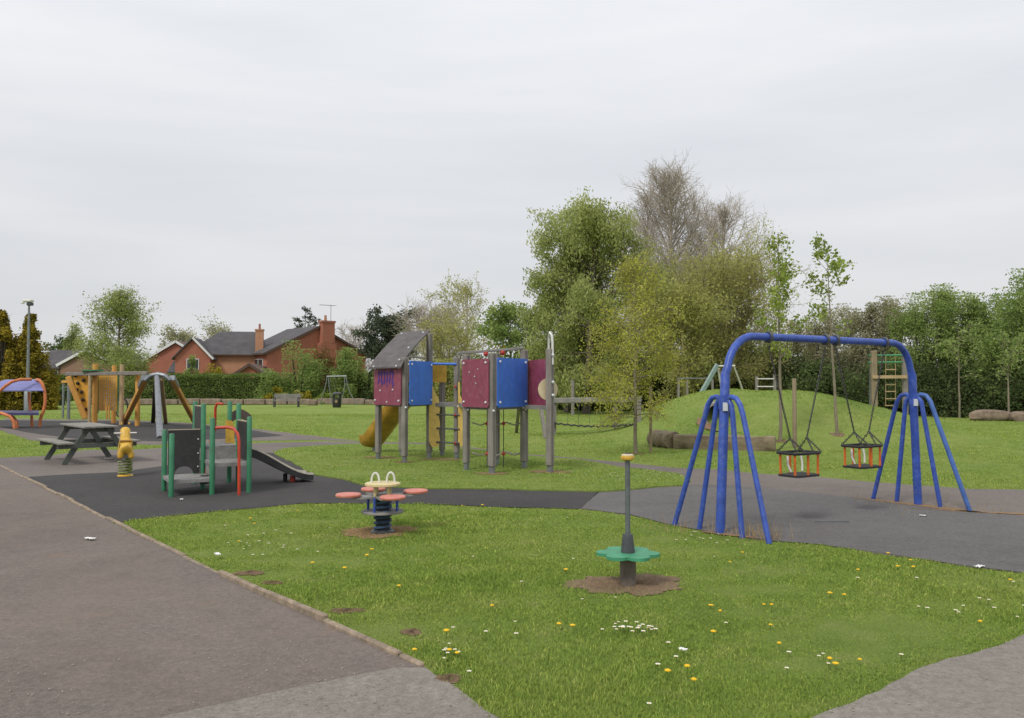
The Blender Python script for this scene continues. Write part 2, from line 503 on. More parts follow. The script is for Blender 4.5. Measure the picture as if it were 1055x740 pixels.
        if label: ob['label'] = label
        return ob
def tag(o, label=None, cat=None, group=None, kind=None):
    if label: o['label'] = label
    if cat: o['category'] = cat
    if group: o['group'] = group
    if kind: o['kind'] = kind
    return o
def thing(name, loc, label, cat, group=None, rz=0):
    o = bpy.data.objects.new(name, None); col.objects.link(o)
    o.location = loc; o.rotation_euler = (0, 0, rz); o.empty_display_size = .2
    ORIGIN[o.name] = (Vector(loc), rz)
    return tag(o, label, cat, group)
def dup(o, loc, rz=None, label=None, parent=None):
    c = o.copy(); col.objects.link(c)
    if parent is None:
        c.location = loc
        if rz is not None: c.rotation_euler = (0, 0, rz)
        if label: c['label'] = label
    else:
        c.parent = parent
    for ch in list(o.children): dup(ch, None, parent=c)
    return c
def np_mesh(name, verts, faces, mat, attrs=None, parent=None, smooth=False):
    """verts (N,3); faces (F,k) of one size"""
    me = bpy.data.meshes.new(name)
    verts = np.asarray(verts, np.float32); faces = np.asarray(faces, np.int32)
    F, k = faces.shape
    me.vertices.add(len(verts)); me.vertices.foreach_set('co', verts.ravel())
    me.loops.add(F * k); me.loops.foreach_set('vertex_index', faces.ravel())
    me.polygons.add(F); me.polygons.foreach_set('loop_start', np.arange(F, dtype=np.int32) * k)
    me.polygons.foreach_set('loop_total', np.full(F, k, np.int32))
    if smooth: me.polygons.foreach_set('use_smooth', np.ones(F, bool))
    me.update(calc_edges=True)
    for a, val in (attrs or {}).items():
        at_ = me.attributes.new(a, 'FLOAT', 'POINT'); at_.data.foreach_set('value', np.asarray(val, np.float32))
    me.materials.append(mat)
    ob = bpy.data.objects.new(name, me); col.objects.link(ob)
    if parent is not None: ob.parent = parent
    return ob

# ------------------------------------------------------------------ ground sheets
def axis(lo, hi, fine_lo, fine_hi, fine, grow=1.25):
    v = list(np.arange(fine_lo, fine_hi + 1e-6, fine)); st = fine
    x = fine_hi
    while x < hi: st *= grow; x += st; v.append(min(x, hi))
    x = fine_lo; st = fine
    while x > lo: st *= grow; x -= st; v.insert(0, max(x, lo))
    return np.array(v)
xs = axis(-900, 900, -8, 18, .4); ys = axis(-40, 1500, 0, 34, .4)
X, Y = np.meshgrid(xs, ys)
Z = hz(X, Y)
gv = np.stack([X.ravel(), Y.ravel(), Z.ravel()], 1)
nx, ny = len(xs), len(ys)
ii = (np.arange(ny - 1)[:, None] * nx + np.arange(nx - 1)[None, :]).ravel()
gf = np.stack([ii, ii + 1, ii + nx + 1, ii + nx], 1)
tag(np_mesh('ground', gv, gf, M['turf'], smooth=True), kind='structure')

def PX(pts, z=0.0):
    return [(G(a, b).x, G(a, b).y) for a, b in pts]
def rough(poly, step=.12, amp=.025, seed=1):
    """subdivide a ground outline and make it slightly ragged"""
    rs = random.Random(seed); o = []
    for i in range(len(poly)):
        a = Vector(poly[i]); b = Vector(poly[(i + 1) % len(poly)]); d = (b - a).length
        n = max(1, min(160, int(d / step)))
        nrm = Vector((-(b - a).y, (b - a).x)) / max(d, 1e-6)
        for k in range(n):
            p = a.lerp(b, k / n)
            j = amp * (smooth_noise(p.x * 3, p.y * 3, seed) + rs.uniform(-.5, .5))
            o.append(tuple(p + nrm * j))
    return o
def chaikin(p, n=2):
    for _ in range(n):
        q = []
        for i in range(len(p)):
            a, b = Vector(p[i]), Vector(p[(i + 1) % len(p)])
            q += [tuple(a * .75 + b * .25), tuple(a * .25 + b * .75)]
        p = q
    return p
def sheet(name, poly, z, mat, thick=0, seed=1, amp=.025, step=.12):
    import bmesh
    poly = rough(poly, step, amp, seed)
    bm = bmesh.new()
    vs = [bm.verts.new((x, y, z)) for x, y in poly]
    es = [bm.edges.new((vs[i], vs[(i + 1) % len(vs)])) for i in range(len(vs))]
    bmesh.ops.triangle_fill(bm, use_beauty=True, use_dissolve=False, edges=es)
    for f in bm.faces:
        if f.normal.z < 0: f.normal_flip()
    if thick:
        r_ = bmesh.ops.extrude_face_region(bm, geom=bm.faces[:])
        bmesh.ops.translate(bm, verts=[g for g in r_['geom'] if isinstance(g, bmesh.types.BMVert)], vec=(0, 0, -thick))
    me = bpy.data.meshes.new(name); bm.to_mesh(me); bm.free(); me.materials.append(mat)
    ob = bpy.data.objects.new(name, me); col.objects.link(ob)
    tag(ob, kind='structure')
    return poly

kerb_px = [(0, 480), (62, 511), (120, 540), (160, 559), (200, 579), (272, 613), (340, 643), (437, 687)]
K = PX(kerb_px)
kd = (Vector(K[0]) - Vector(K[1])).normalized()
Kfar = tuple(Vector(K[0]) + kd * 45)
Knear = K[-1]
main_path = [Kfar] + K + [(-.30, 4.2), (-1.2, 2.8), (-8, -3.5), (-14, -2), (-12.5, 6), (-16.5, 14), tuple(Vector(Kfar) + Vector((-6, -4)))]
main_path = sheet('main_path', main_path, .004, M['path'], seed=2, amp=.02)
light_px = PX([(172, 739), (290, 714), (407, 691), (437, 690), (470, 711), (500, 733)])
light_r = PX([(838, 740), (890, 718), (970, 686), (1055, 655)])
light_path = [(-6, 1.0)] + light_px + [(.1, 3.74), (.7, 3.62), (1.15, 3.72)] + light_r + [(8, 8.2), (16, 12.4), (22, 14), (22, -8), (-6, -8)]
light_path = sheet('light_path', light_path, .008, M['path_light'], seed=3, amp=.02)
near_edge = [(1055, 591), (988, 583), (910, 571), (845, 562), (796, 558), (742, 551), (690, 541), (650, 531), (599, 524.7), (513, 523), (434, 519.6), (312, 519), (262, 524), (200, 529.6), (135, 536.5), (121, 540)]
path_mid = PX([(-12, 474), (0, 472), (50, 470), (88, 464), (140, 463.5), (165, 462), (262, 457), (330, 455), (375, 455.5), (440, 456.5), (500, 463), (542, 468), (599, 472.6), (642, 477), (700, 482.6), (740, 484), (780, 488), (845, 491.7), (897, 497), (1001, 504), (1055, 505), (1300, 514), (1300, 628)] + near_edge + [(62, 511), (0, 480)])
path_mid = sheet('side_path', path_mid, .0055, M['path_mid'], seed=4, amp=.03)
dark = PX([(30, 492), (75, 489), (120, 487), (165, 481), (262, 466), (283, 467.5), (325, 487), (350, 492), (380, 499), (443, 502), (514, 503), (571, 504), (620, 505), (597.6, 524.7), (513, 523), (434, 519.6), (312, 519), (262, 524), (200, 529.6), (135, 536.5), (121, 539.5), (62, 510)])
dark = sheet('safety_surface', dark, .0095, M['rubber_dark'], seed=5, amp=.012)
grey = PX([(620, 504.5), (656, 503.5), (700, 500), (740, 500), (791, 504), (850, 510), (900, 516), (1000, 527), (1055, 533), (1300, 560), (1300, 628), (1055, 591), (988, 583), (910, 571), (845, 562), (796, 558), (742, 551), (690, 541), (650, 531), (599, 524.7)])
grey = sheet('swing_surface', grey, .0095, M['rubber_grey'], seed=6, amp=.012)
island_px = [(283, 467.5), (325, 490), (350, 495), (380, 502), (443, 504.5), (514, 505.6), (571, 506.8), (616, 507.6), (656, 505), (700, 501.6), (712, 497), (700, 489.7), (642, 482.6), (599, 475.5), (542, 470), (500, 465), (440, 459), (375, 458), (330, 460), (290, 463)]
island = sheet('lawn', PX(island_px), .03, M['turf'], thick=.05, seed=7, amp=.04)
far_grey = PX([(-220, 432), (0, 431), (70, 432.5), (125, 432.5), (195, 436), (262, 442), (350, 452.5), (375, 455), (330, 453.5), (262, 454.5), (165, 458.5), (60, 456), (32, 454), (10, 447), (0, 443), (-220, 438)])
far_grey = sheet('play_area_path', far_grey, .004, M['path_mid'], seed=8, amp=.04, step=.3)
far_dark = PX([(-60, 433), (0, 433), (70, 434), (125, 434), (195, 437), (262, 444), (292, 449), (262, 451), (165, 455), (75, 452), (30, 446), (0, 440), (-60, 438)])
sheet('play_area_surface', far_dark, .008, M['rubber_dark'], seed=9, amp=.02, step=.3)
PAVED = [main_path, light_path, path_mid, far_grey]

def patch(name, cx, cy, rx, ry, z, mat, seed, rz=0):
    """worn patch of bare soil draped over the ground with a ragged rim"""
    rs = random.Random(seed); p = []; n = 90; rings = 7; ph = [rs.uniform(0, 6) for _ in range(6)]
    def pt(k, f):
        a = 2 * PI * k / n
        r = 1 + .13 * math.sin(2 * a + ph[0]) + .10 * math.sin(3 * a + ph[1]) + .07 * math.sin(7 * a + ph[2]) + .06 * math.sin(13 * a + ph[3]) + rd[k]
        x, y = rx * r * f * math.cos(a), ry * r * f * math.sin(a)
        return (cx + x * math.cos(rz) - y * math.sin(rz), cy + x * math.sin(rz) + y * math.cos(rz))
    rd = [rs.uniform(-.07, .07) for _ in range(n)]
    vs = [(cx, cy, H(cx, cy) + z)]
    for j in range(1, rings + 1):
        for k in range(n):
            x, y = pt(k, j / rings); vs.append((x, y, H(x, y) + z + (.006 * math.sin(k * 1.9 + j * 3) + .004 if j < rings and z < .03 and name != 'leaf_litter' else 0)))
    fs = [(0, 1 + k, 1 + (k + 1) % n) for k in range(n)]
    for j in range(rings - 1):
        for k in range(n): fs.append((1 + j * n + k, 1 + (j + 1) * n + k, 1 + (j + 1) * n + (k + 1) % n, 1 + j * n + (k + 1) % n))
    tag(MB().add(vs, fs).build(name, mat), kind='structure')
    return [pt(k, 1) for k in range(n)]
FLW = G(647, 603); SPR = G(394, 549)
DIRT = []
DIRT.append(patch('soil_patch', FLW.x, FLW.y + .02, .41, .36, .006, M['soil'], 1))
DIRT.append(patch('soil_patch', SPR.x - .04, SPR.y + .05, .40, .34, .006, M['bark_chip'], 2))
for px, py, rx, ry, s_ in ((257, 591, .11, .09, 3), (357, 630, .11, .07, 4), (424, 652, .07, .06, 5), (280, 601, .08, .05, 16), (462, 700, .08, .06, 6)):
    g = G(px, py); DIRT.append(patch('soil_patch', g.x, g.y, rx, ry, .005, M['soil'], s_))
for px, py, rx, ry, s_ in ((507, 490, .26, .20, 8), (566, 488, .36, .26, 9), (417, 478, .2, .16, 10), (392, 473, .34, .24, 11), (455, 475, .42, .22, 12)):
    g = G(px, py); DIRT.append(patch('soil_patch', g.x, g.y, rx, ry, .036, M['bark_chip'], s_))
for px, py, s_ in ((655, 468, 13), (803, 461, 14), (863, 459, 15)):
    g = G(px, py); DIRT.append(patch('soil_patch', g.x, g.y, .2, .18, .008, M['soil'], s_))
# debris gathered on the tarmac at the swing legs
for px, py, rx, ry, s_, rz in ((948, 521.5, .90, .09, 20, -.95), (1040, 530, .8, .07, 21, -.4), (752, 552, .36, .05, 22, -.7)):
    g = G(px, py); DIRT.append(patch('leaf_litter', g.x, g.y, rx, ry, .0125, M['bark_chip'], s_, rz))
g = at(726, 428, 23.2); DIRT.append(patch('soil_patch', 5.55, 22.75, .42, .62, .02, M['red_soil'], 30))

# ---- kerb of short edging stones beside the main path
for a, b, i0 in [(K[k], K[k + 1], k) for k in range(len(K) - 1)]:
    pass
kb = MB(); rk = random.Random(3)
pl = [Vector(p) for p in K]
def along(pl, step):
    o = [pl[0]]; acc = 0
    for i in range(len(pl) - 1):
        a, b = pl[i], pl[i + 1]; d = (b - a).length; t = step - acc
        while t < d: o.append(a.lerp(b, t / d)); t += step
        acc = (acc + d) % step
    return o
st = along([Vector(K[0]) + kd * 12] + pl, .915) + [pl[-1]]
for i in range(len(st) - 1):
    a, b = st[i], st[i + 1]
    if (b - a).length < .2: continue
    d = (b - a).normalized(); lift = rk.uniform(-.012, .012) + (.012 if i > len(st) - 6 else 0)
    sh = Vector((-d.y, d.x)) * rk.uniform(-.012, .012)
    kb.bar((*(a + d * .006 + sh), -.008 + lift), (*(b - d * .006 + sh), -.008 + lift + rk.uniform(-.006, .006)), .045, .06, bev=.01)
tag(kb.build('kerb', M['edging'], smooth=False), kind='structure')

# ------------------------------------------------------------------ grass blades
def inside(poly, x, y):
    poly = np.asarray(poly); c = np.zeros(len(x), bool)
    mnx, mny = poly.min(0); mxx, mxy = poly.max(0)
    idx = np.where((x > mnx) & (x < mxx) & (y > mny) & (y < mxy))[0]
    if len(idx) == 0: return c
    xx, yy = x[idx], y[idx]; r_ = np.zeros(len(idx), bool)
    x1, y1 = poly[-1]
    for x2, y2 in poly:
        cond = ((y1 > yy) != (y2 > yy))
        if cond.any():
            xi = (x2 - x1) * (yy - y1) / (y2 - y1 + 1e-12) + x1
            r_ ^= cond & (xx < xi)
        x1, y1 = x2, y2
    c[idx] = r_; return c
def grass(name, Y0, Y1, n, hgt, wid, seed, seg2):
    rs = np.random.RandomState(seed)
    # area-uniform in the wedge, thinned with distance
    yy = Y0 * (Y1 / Y0) ** rs.rand(n)
    xx = (rs.rand(n) - .5) * 2 * (yy * .70 + 1.0)
    jx = xx + rs.normal(0, .018, n); jy = yy + rs.normal(0, .018, n)
    pv = np.zeros(n, bool)
    for p in PAVED: pv |= inside(p, jx, jy)
    isl = inside(island, jx, jy)
    keep = (~pv) | isl
    for p in DIRT:
        ddx = xx + rs.normal(0, .09, n); ddy = yy + rs.normal(0, .09, n)
        keep &= ~(inside(p, ddx, ddy) & (rs.rand(n) < .9))
    # worn, thinner turf in places and along the path edges
    thin = smooth_noise(xx * 2.2, yy * 2.2, 11)
    keep &= ~((thin > .75) & (rs.rand(n) < .45))
    keep &= ~((xx > .0) & (xx < 18) & (np.abs(yy - 26) < 0))
    xx, yy, isl = xx[keep], yy[keep], isl[keep]; m = len(xx)
    zz = hz(xx, yy) + np.where(isl, .03, 0) - .004
    ph = rs.rand(m) * 2 * PI
    tall = np.clip(1 + .38 * smooth_noise(xx * 1.7, yy * 1.7, 21) + .25 * smooth_noise(xx * 7, yy * 7, 22), .4, 2)
    h_ = hgt * tall * rs.uniform(.5, 1.25, m)
    ln = rs.uniform(.15, 1.0, m) * h_
    sc_ = wid * (yy / Y0) * rs.uniform(.7, 1.3, m)
    wx, wy = np.cos(ph) * sc_, np.sin(ph) * sc_
    la = ph + PI / 2 + rs.normal(0, .6, m); lx, ly = np.cos(la) * ln, np.sin(la) * ln
    rnd = np.clip(.5 + .30 * rs.randn(m) * .8, 0, .93); rnd = np.where(rs.rand(m) < .035, .97, rnd)
    b = np.stack([xx, yy, zz], 1)
    z0 = np.zeros(m)
    W = np.stack([wx, wy, z0], 1)
    mid = b + np.stack([lx * .35, ly * .35, h_ * .6], 1); tip = b + np.stack([lx, ly, h_], 1)
    if seg2:
        V = np.stack([b - W, b + W, mid + W * .8, mid - W * .8, tip], 1).reshape(-1, 3)
        o = (np.arange(m) * 5)[:, None]
        F = np.concatenate([o + np.array([[0, 1, 2]]), o + np.array([[0, 2, 3]]), o + np.array([[3, 2, 4]])])
        k = 5
    else:
        V = np.stack([b - W, b + W, tip], 1).reshape(-1, 3); o = (np.arange(m) * 3)[:, None]
        F = o + np.array([[0, 1, 2]]); k = 3
    ob = np_mesh(name, V, F, M['blades'], {'rnd': np.repeat(rnd, k)})
    return tag(ob, 'short green lawn grass of the play park', 'grass', kind='stuff')
grass('grass', 3.4, 11, 600000, .019, .0021, 1, True)
grass('grass', 11, 45, 330000, .026, .0065, 2, False)

# ------------------------------------------------------------------ foliage kit
def seg_mesh(name, segs, mat, parent, sides=5):
    S = np.array(segs, float)            # p0 p1 r0 r1
    p0, p1, r0, r1 = S[:, 0:3], S[:, 3:6], S[:, 6], S[:, 7]
    d = p1 - p0; d /= np.maximum(np.linalg.norm(d, axis=1, keepdims=True), 1e-6)
    a = np.where(np.abs(d[:, 2:3]) > .9, np.array([[1., 0, 0]]), np.array([[0., 0, 1]]))
    U = np.cross(d, a); U /= np.linalg.norm(U, axis=1, keepdims=True); W = np.cross(d, U)
    th = np.arange(sides) * 2 * PI / sides
    c, s_ = np.cos(th)[None, :, None], np.sin(th)[None, :, None]
    ring = U[:, None] * c + W[:, None] * s_
    V = np.concatenate([p0[:, None] + ring * r0[:, None, None], p1[:, None] + ring * r1[:, None, None]], 1).reshape(-1, 3)
    k = np.arange(sides); k2 = (k + 1) % sides
    q = np.stack([k, k2, k2 + sides, k + sides], 1)
    F = (np.arange(len(S)) * 2 * sides)[:, None, None] + q[None]
    return np_mesh(name, V, F.reshape(-1, 4), mat, parent=parent, smooth=True)
def leaf_mesh(name, P, size, mat, parent, rs, clump=None, elong=1.5, droop=0.0):
    n = len(P); P = np.asarray(P)
    a = rs.randn(n, 3); a[:, 2] *= (1 - droop * .5); a[:, 2] -= droop * 2.5
    a /= np.linalg.norm(a, axis=1, keepdims=True)
    b = rs.randn(n, 3); b -= a * (a * b).sum(1, keepdims=True); b /= np.linalg.norm(b, axis=1, keepdims=True)
    s_ = (size * rs.uniform(.55, 1.35, n))[:, None]
    V = np.stack([P - a * s_ * elong * .5, P + b * s_ * .42, P + a * s_ * elong * .5, P - b * s_ * .42], 1).reshape(-1, 3)
    F = (np.arange(n) * 4)[:, None] + np.arange(4)[None]
    at_ = {'rnd': np.repeat(rs.rand(n), 4), 'clump': np.repeat(clump if clump is not None else rs.rand(n), 4)}
    return np_mesh(name, V, F, mat, at_, parent=parent)
UP = np.array([0, 0, 1.])
def rot_about(v, ax, a):
    return v * math.cos(a) + np.cross(ax, v) * math.sin(a) + ax * np.dot(ax, v) * (1 - math.cos(a))
def skeleton(rs, h, crown_r, base, tr, n1=22, n2=6, n3=4, el=(.25, 1.0), droop=0., profile='round', lean=(0, 0), fork=0, minr=.008, wig=.06):
    """returns segments, and twig points with the index of the branch they belong to"""
    segs = []; tips = []
    def limb(p, d, Ln, r, lvl, nseg, branch, dr):
        pts = [p.copy()]; q = p.copy(); dd = d.copy()
        for i in range(nseg):
            dd = dd + rs.randn(3) * wig * (1 + lvl * .5) + UP * (-dr * (i + 1) / nseg)
            dd /= np.linalg.norm(dd); q = q + dd * Ln / nseg; pts.append(q.copy())
        for i in range(nseg):
            ra = max(minr, r * (1 - .75 * i / nseg)); rb = max(minr * .6, r * (1 - .75 * (i + 1) / nseg))
            segs.append((*pts[i], *pts[i + 1], ra, rb))
        return pts, dd
    def side(d):
        o = rs.randn(3); o -= d * np.dot(o, d); return o / np.linalg.norm(o)
    stems = []
    top = np.array([lean[0], lean[1], h])
    if fork:
        fz = h * .12
        segs.append((0, 0, 0, 0, 0, fz, tr * 1.15, tr * .9))
        for k in range(fork):
            a = 2 * PI * k / fork + rs.rand(); rr = crown_r * rs.uniform(.3, .62)
            e = np.array([math.cos(a) * rr + lean[0], math.sin(a) * rr + lean[1], h * rs.uniform(.72, .95)])
            stems.append((np.array([0, 0, fz]), e, tr * .6))
    else:
        stems.append((np.zeros(3), top * .97, tr))
    for (s0, s1, sr) in stems:
        N = 9; pts = []
        for i in range(N + 1):
            t = i / N; off = rs.randn(3) * np.array([1, 1, 0]) * wig * .35 * h * .12 * (1 if 0 < i < N else 0)
            pts.append(s0 + (s1 - s0) * t + off + (UP * math.sin(t * PI) * .06 * h if fork else 0))
        for i in range(N):
            segs.append((*pts[i], *pts[i + 1], max(minr, sr * (1 - .88 * i / N)), max(minr, sr * (1 - .88 * (i + 1) / N))))
        for b in range(n1):
            t = (b + rs.rand()) / n1
            z = base + (s1[2] - base) * t
            if z < s0[2]: continue
            u = (z - s0[2]) / (s1[2] - s0[2]) * N; i = min(N - 1, max(0, int(u))); p = pts[i] + (pts[i + 1] - pts[i]) * (u - i)
            if profile == 'round': w_ = math.sqrt(max(0, 1 - (2 * t - .85) ** 2 / 1.4))
            elif profile == 'cone': w_ = (1 - t) ** .8 + .06
            elif profile == 'column': w_ = min(1, (t + .15) * 3) * (1 - t ** 3) * .9 + .1
            elif profile == 'vase': w_ = .55 + .5 * math.sin(t * PI * .8)
            elif profile == 'dome': w_ = min(1, .5 + 1.2 * t) * (1 - t ** 2.2) ** .8 + .08
            elif profile == 'birch': w_ = min(1, .62 + t * 2.2) * (1 - t) ** .75 + .06
            w_ *= .7 if fork else 1
            Ln = crown_r * w_ * rs.uniform(.72, 1.15)
            if profile == 'dome': Lb_max = crown_r * 1.25
            a = rs.rand() * 2 * PI; e = el[0] + (el[1] - el[0]) * t + rs.randn() * .12
            d = np.array([math.cos(a) * math.cos(e), math.sin(a) * math.cos(e), math.sin(e)])
            Lb = min(Ln / max(.5, math.cos(min(e, 1.2))), (h - p[2]) * 1.05 / max(.25, math.sin(max(e, .05))) + .12 * Ln)
            if profile == 'dome': Lb = min(Lb, Lb_max * (1.15 - .45 * t))
            bp, _ = limb(p, d, Lb, max(minr * 1.5, sr * .32 * (1 - t * .6)), 1, 5, b, droop * .5)
            for c in range(n2):
                u2 = .25 + .75 * (c + rs.rand()) / n2; j = min(4, int(u2 * 5)); q = bp[j] + (bp[j + 1] - bp[j]) * (u2 * 5 - j)
                d2 = (bp[j + 1] - bp[j]); d2 /= np.linalg.norm(d2); d2 = d2 * .75 + side(d2) * .75 + UP * .12; d2 /= np.linalg.norm(d2)
                L2 = Lb * .42 * rs.uniform(.6, 1.15)
                tp, _ = limb(q, d2, L2, max(minr, sr * .09), 2, 3, b, droop)
                br_id = rs.rand()
                for k in range(4): tips.append((*tp[k], br_id, L2))
                for c3 in range(n3):
                    u3 = .2 + .8 * rs.rand(); j3 = min(2, int(u3 * 3)); q3 = tp[j3] + (tp[j3 + 1] - tp[j3]) * (u3 * 3 - j3)
                    d3 = tp[j3 + 1] - tp[j3]; d3 /= max(1e-6, np.linalg.norm(d3)); d3 = d3 * .7 + side(d3) * .7; d3 /= np.linalg.norm(d3)
                    tp3, _ = limb(q3, d3, L2 * .5 * rs.uniform(.5, 1.3), minr, 3, 2, b, droop * 1.4)
                    for k in range(3): tips.append((*tp3[k], br_id, L2))
    return segs, np.array(tips)
def tree(name, label, cat, x, y, h, crown_r, base, tr, leaf, bark, nleaf, lsize, seed, group=None, sigma=.18, elong=1.5, ldroop=0., z=None, **kw):
    rs = np.random.RandomState(seed)
    t = thing(name, (x, y, (H(x, y) if z is None else z) - .03), label, cat, group)
    if y > 30: h = h * (.93 if not nleaf else .95)
    segs, tips = skeleton(rs, h, crown_r, base, tr, **kw)
    seg_mesh('trunk' if nleaf else 'branches', segs, bark, t)
    if nleaf:
        wt = tips[:, 4] ** 1.5; i = rs.choice(len(tips), nleaf, p=wt / wt.sum())
        P = tips[i, :3] + np.clip(rs.randn(nleaf, 3), -1.5, 1.5) * sigma
        leaf_mesh('crown', P, lsize, leaf, t, rs, tips[i, 3], elong, ldroop)
    return t
def shrub(name, label, cat, x, y, rx, ry, h, leaf, nleaf, lsize, seed, group=None, nclump=46, low=.0, stems=7, z=None, bark=None, sig=.15, peak=1.0, cone=False):
    """bushy mass: several stems carrying leaf clumps right down to the ground"""
    rs = np.random.RandomState(seed)
    t = thing(name, (x, y, (H(x, y) if z is None else z) - .03), label, cat, group)
    C = []
    while len(C) < nclump:
        p = rs.uniform(-1, 1, 3); p[2] = rs.rand()
        rr = math.hypot(p[0], p[1])
        lim = math.sqrt(max(0, 1 - (p[2] ** 2.2) * peak)) * (.8 + .2 * math.sin(3 * math.atan2(p[1], p[0]) + seed))
        if cone: lim = (1 - p[2]) ** .6 * .98 + .02
        if rr < lim and rr > lim * .25 * (p[2] < .7): C.append((p[0] * rx, p[1] * ry, low * h + p[2] * h * (1 - low) * rs.uniform(.84, 1.04)))
    if cone:
        for q in range(22): C[q] = (rs.randn() * rx * .05, rs.randn() * ry * .05, h * (.74 + .26 * q / 22))
    C = np.array(C); C[:, 2] *= (.97 if cone else .86 if h > 2.5 else .9) * h / C[:, 2].max(); segs = []
    for k in range(stems):
        c = C[rs.randint(nclump)]; b0 = np.array([c[0] * .25, c[1] * .25, 0]); m = (b0 + c) / 2 + rs.randn(3) * .1 * h * .3
        segs += [(*b0, *m, .035 * h / 3 + .01, .025 * h / 3 + .008), (*m, *c, .02 * h / 3 + .008, .008)]
    for k in range(nclump):
        c = C[k]; o = C[rs.randint(nclump)]; m = c * .6 + np.array([0, 0, h * .15])
        segs.append((*(c * np.array([.4, .4, .55])), *c, .012 + h * .002, .006))
        for q in range(7):
            e = c + np.clip(rs.randn(3), -1.6, 1.6) * sig * np.array([rx, ry, min(h * .62, rx * 1.3)]) * 1.15; e[2] = abs(e[2])
            segs.append((*c, *e, .008, .004))
    seg_mesh('branches', segs, bark or M['twig_dark'], t, 4)
    i = rs.randint(0, nclump, nleaf); s_ = sig * np.array([rx, ry, min(h * .62, rx * 1.3)])
    P = C[i] + np.clip(rs.randn(nleaf, 3), -1.5, 1.5) * s_ * rs.uniform(.6, 1.3, nclump)[i][:, None] * (np.array([1, 1, 1]) * (1.1 - .62 * (C[i, 2] / h) ** 1.5)[:, None] if cone else 1)
    P[:, 2] = np.abs(P[:, 2])
    leaf_mesh('foliage', P, lsize, leaf, t, rs, rs.rand(nclump)[i])
    return t
L_ = {}
L_['willow'] = leaf_mat('willow_leaves', (.38, .43, .15), (.56, .59, .24), .5, .25)
L_['young'] = leaf_mat('young_birch_leaves', (.46, .47, .09), (.64, .64, .15), .45, .3)
L_['olive'] = leaf_mat('olive_spring_leaves', (.45, .46, .15), (.62, .62, .24), .5, .25)
L_['lime'] = leaf_mat('lime_leaves', (0.288, 0.372, 0.072), (0.456, 0.540, 0.144), .45)
L_['birch_far'] = leaf_mat('far_birch_leaves', (.36, .42, .14), (.52, .56, .22), .45, .3)
L_['dark'] = leaf_mat('dark_leaves', (.12, .17, .065), (.21, .28, .10), .4, .4)
L_['mid'] = leaf_mat('mid_green_leaves', (.27, .37, .11), (.44, .52, .19), .45, .35)
L_['hawthorn'] = leaf_mat('brownish_hawthorn', (.38, .37, .22), (.56, .54, .36), .45, .3)
L_['grey'] = leaf_mat('grey_green_needles', (0.090, 0.114, 0.074), (0.144, 0.174, 0.108), .2)
L_['gold'] = leaf_mat('golden_conifer', (0.230, 0.190, 0.034), (0.552, 0.414, 0.057), .25, .65)
L_['hedge'] = leaf_mat('hedge_leaves', (.17, .24, .065), (.28, .35, .11), .35, .4)
L_['yellow'] = leaf_mat('yellow_leaves', (.34, .30, .035), (.50, .42, .05), .35)
L_['red_green'] = leaf_mat('reddish_new_leaves', (.17, .13, .045), (.28, .19, .07), .3)
L_['core'] = leaf_mat('inner_leaves', (.08, .11, .045), (.14, .17, .07), .3, .4)
# ------------------------------------------------------------------ trees and shrubs
def xy(px, Y): return at(px, 395, Y).x
def top(px, py, Y): return at(px, py, Y).z

tree('willow_tree', 'tall green willow with drooping foliage, left of the bare tree', 'tree', xy(604, 44), 44, top(615, 212, 44), 2.75, 1.6, .26, L_['willow'], M['bark'], 52000, .085, 31,
     sigma=.26, elong=2.2, ldroop=.5, n1=50, n2=8, n3=3, el=(.1, 1.15), droop=.45, profile='round', lean=(.6, 0))
tree('willow_tree', 'lower left bough-heavy green willow behind the climbing tower', 'tree', xy(584, 46), 46, top(575, 250, 46), 1.9, 1.2, .2, L_['willow'], M['bark'], 28000, .085, 32,
     sigma=.26, elong=2.2, ldroop=.5, n1=30, n2=6, n3=3, el=(.1, 1.0), droop=.4)
tree('bare_tree', 'tallest bare brown tree rising over the willows', 'tree', xy(692, 58), 58, top(692, 168, 58), 3.7, 4.0, .3, None, M['twig_pale'], 0, 0, 33,
     n1=80, n2=13, n3=8, el=(.65, 1.2), profile='dome', minr=.0075, wig=.03)
tree('bare_tree', 'bare brown tree leaning left just behind the tallest one', 'tree', xy(668, 60), 60, top(664, 188, 60), 2.8, 4.0, .2, None, M['twig_pale'], 0, 0, 39,
     n1=50, n2=11, n3=7, el=(.85, 1.28), profile='dome', minr=.0075, wig=.03)
tree('bare_tree', 'lower bare brown tree to the right of the tallest one', 'tree', xy(746, 60), 60, top(746, 205, 60), 3.9, 3.0, .24, None, M['twig_pale'], 0, 0, 34,
     n1=60, n2=12, n3=7, el=(.7, 1.25), profile='dome', minr=.0075, wig=.03)
tree('willow_tree', 'olive yellow spreading willow behind the blue swing frame', 'tree', xy(748, 45), 45, top(750, 276, 45), 3.9, 1.3, .26, L_['olive'], M['twig_olive'], 27000, .07, 35,
     sigma=.22, elong=2.0, n1=22, n2=7, n3=4, el=(.35, 1.2), fork=5, profile='vase', minr=.012)
tree('willow_tree', 'smaller olive willow beside the tunnel mound', 'tree', xy(705, 42), 42, top(700, 305, 42), 2.4, .8, .2, L_['olive'], M['twig_olive'], 17000, .075, 36,
     sigma=.2, elong=2.2, n1=24, n2=7, n3=3, el=(.35, 1.2), fork=3, profile='vase', minr=.01)
g = G(655, 468)
tree('young_birch', 'young birch in yellow green leaf growing in front of the mound', 'tree', g.x, g.y, top(650, 262, g.y) - .1, 1.12, .8, .05, L_['young'], M['bark_pale'], 17000, .036, 41,
     sigma=.085, elong=1.35, n1=60, n2=7, n3=4, el=(.15, 1.15), profile='birch', minr=.0035, droop=.12, wig=.05)
g = G(804, 461)
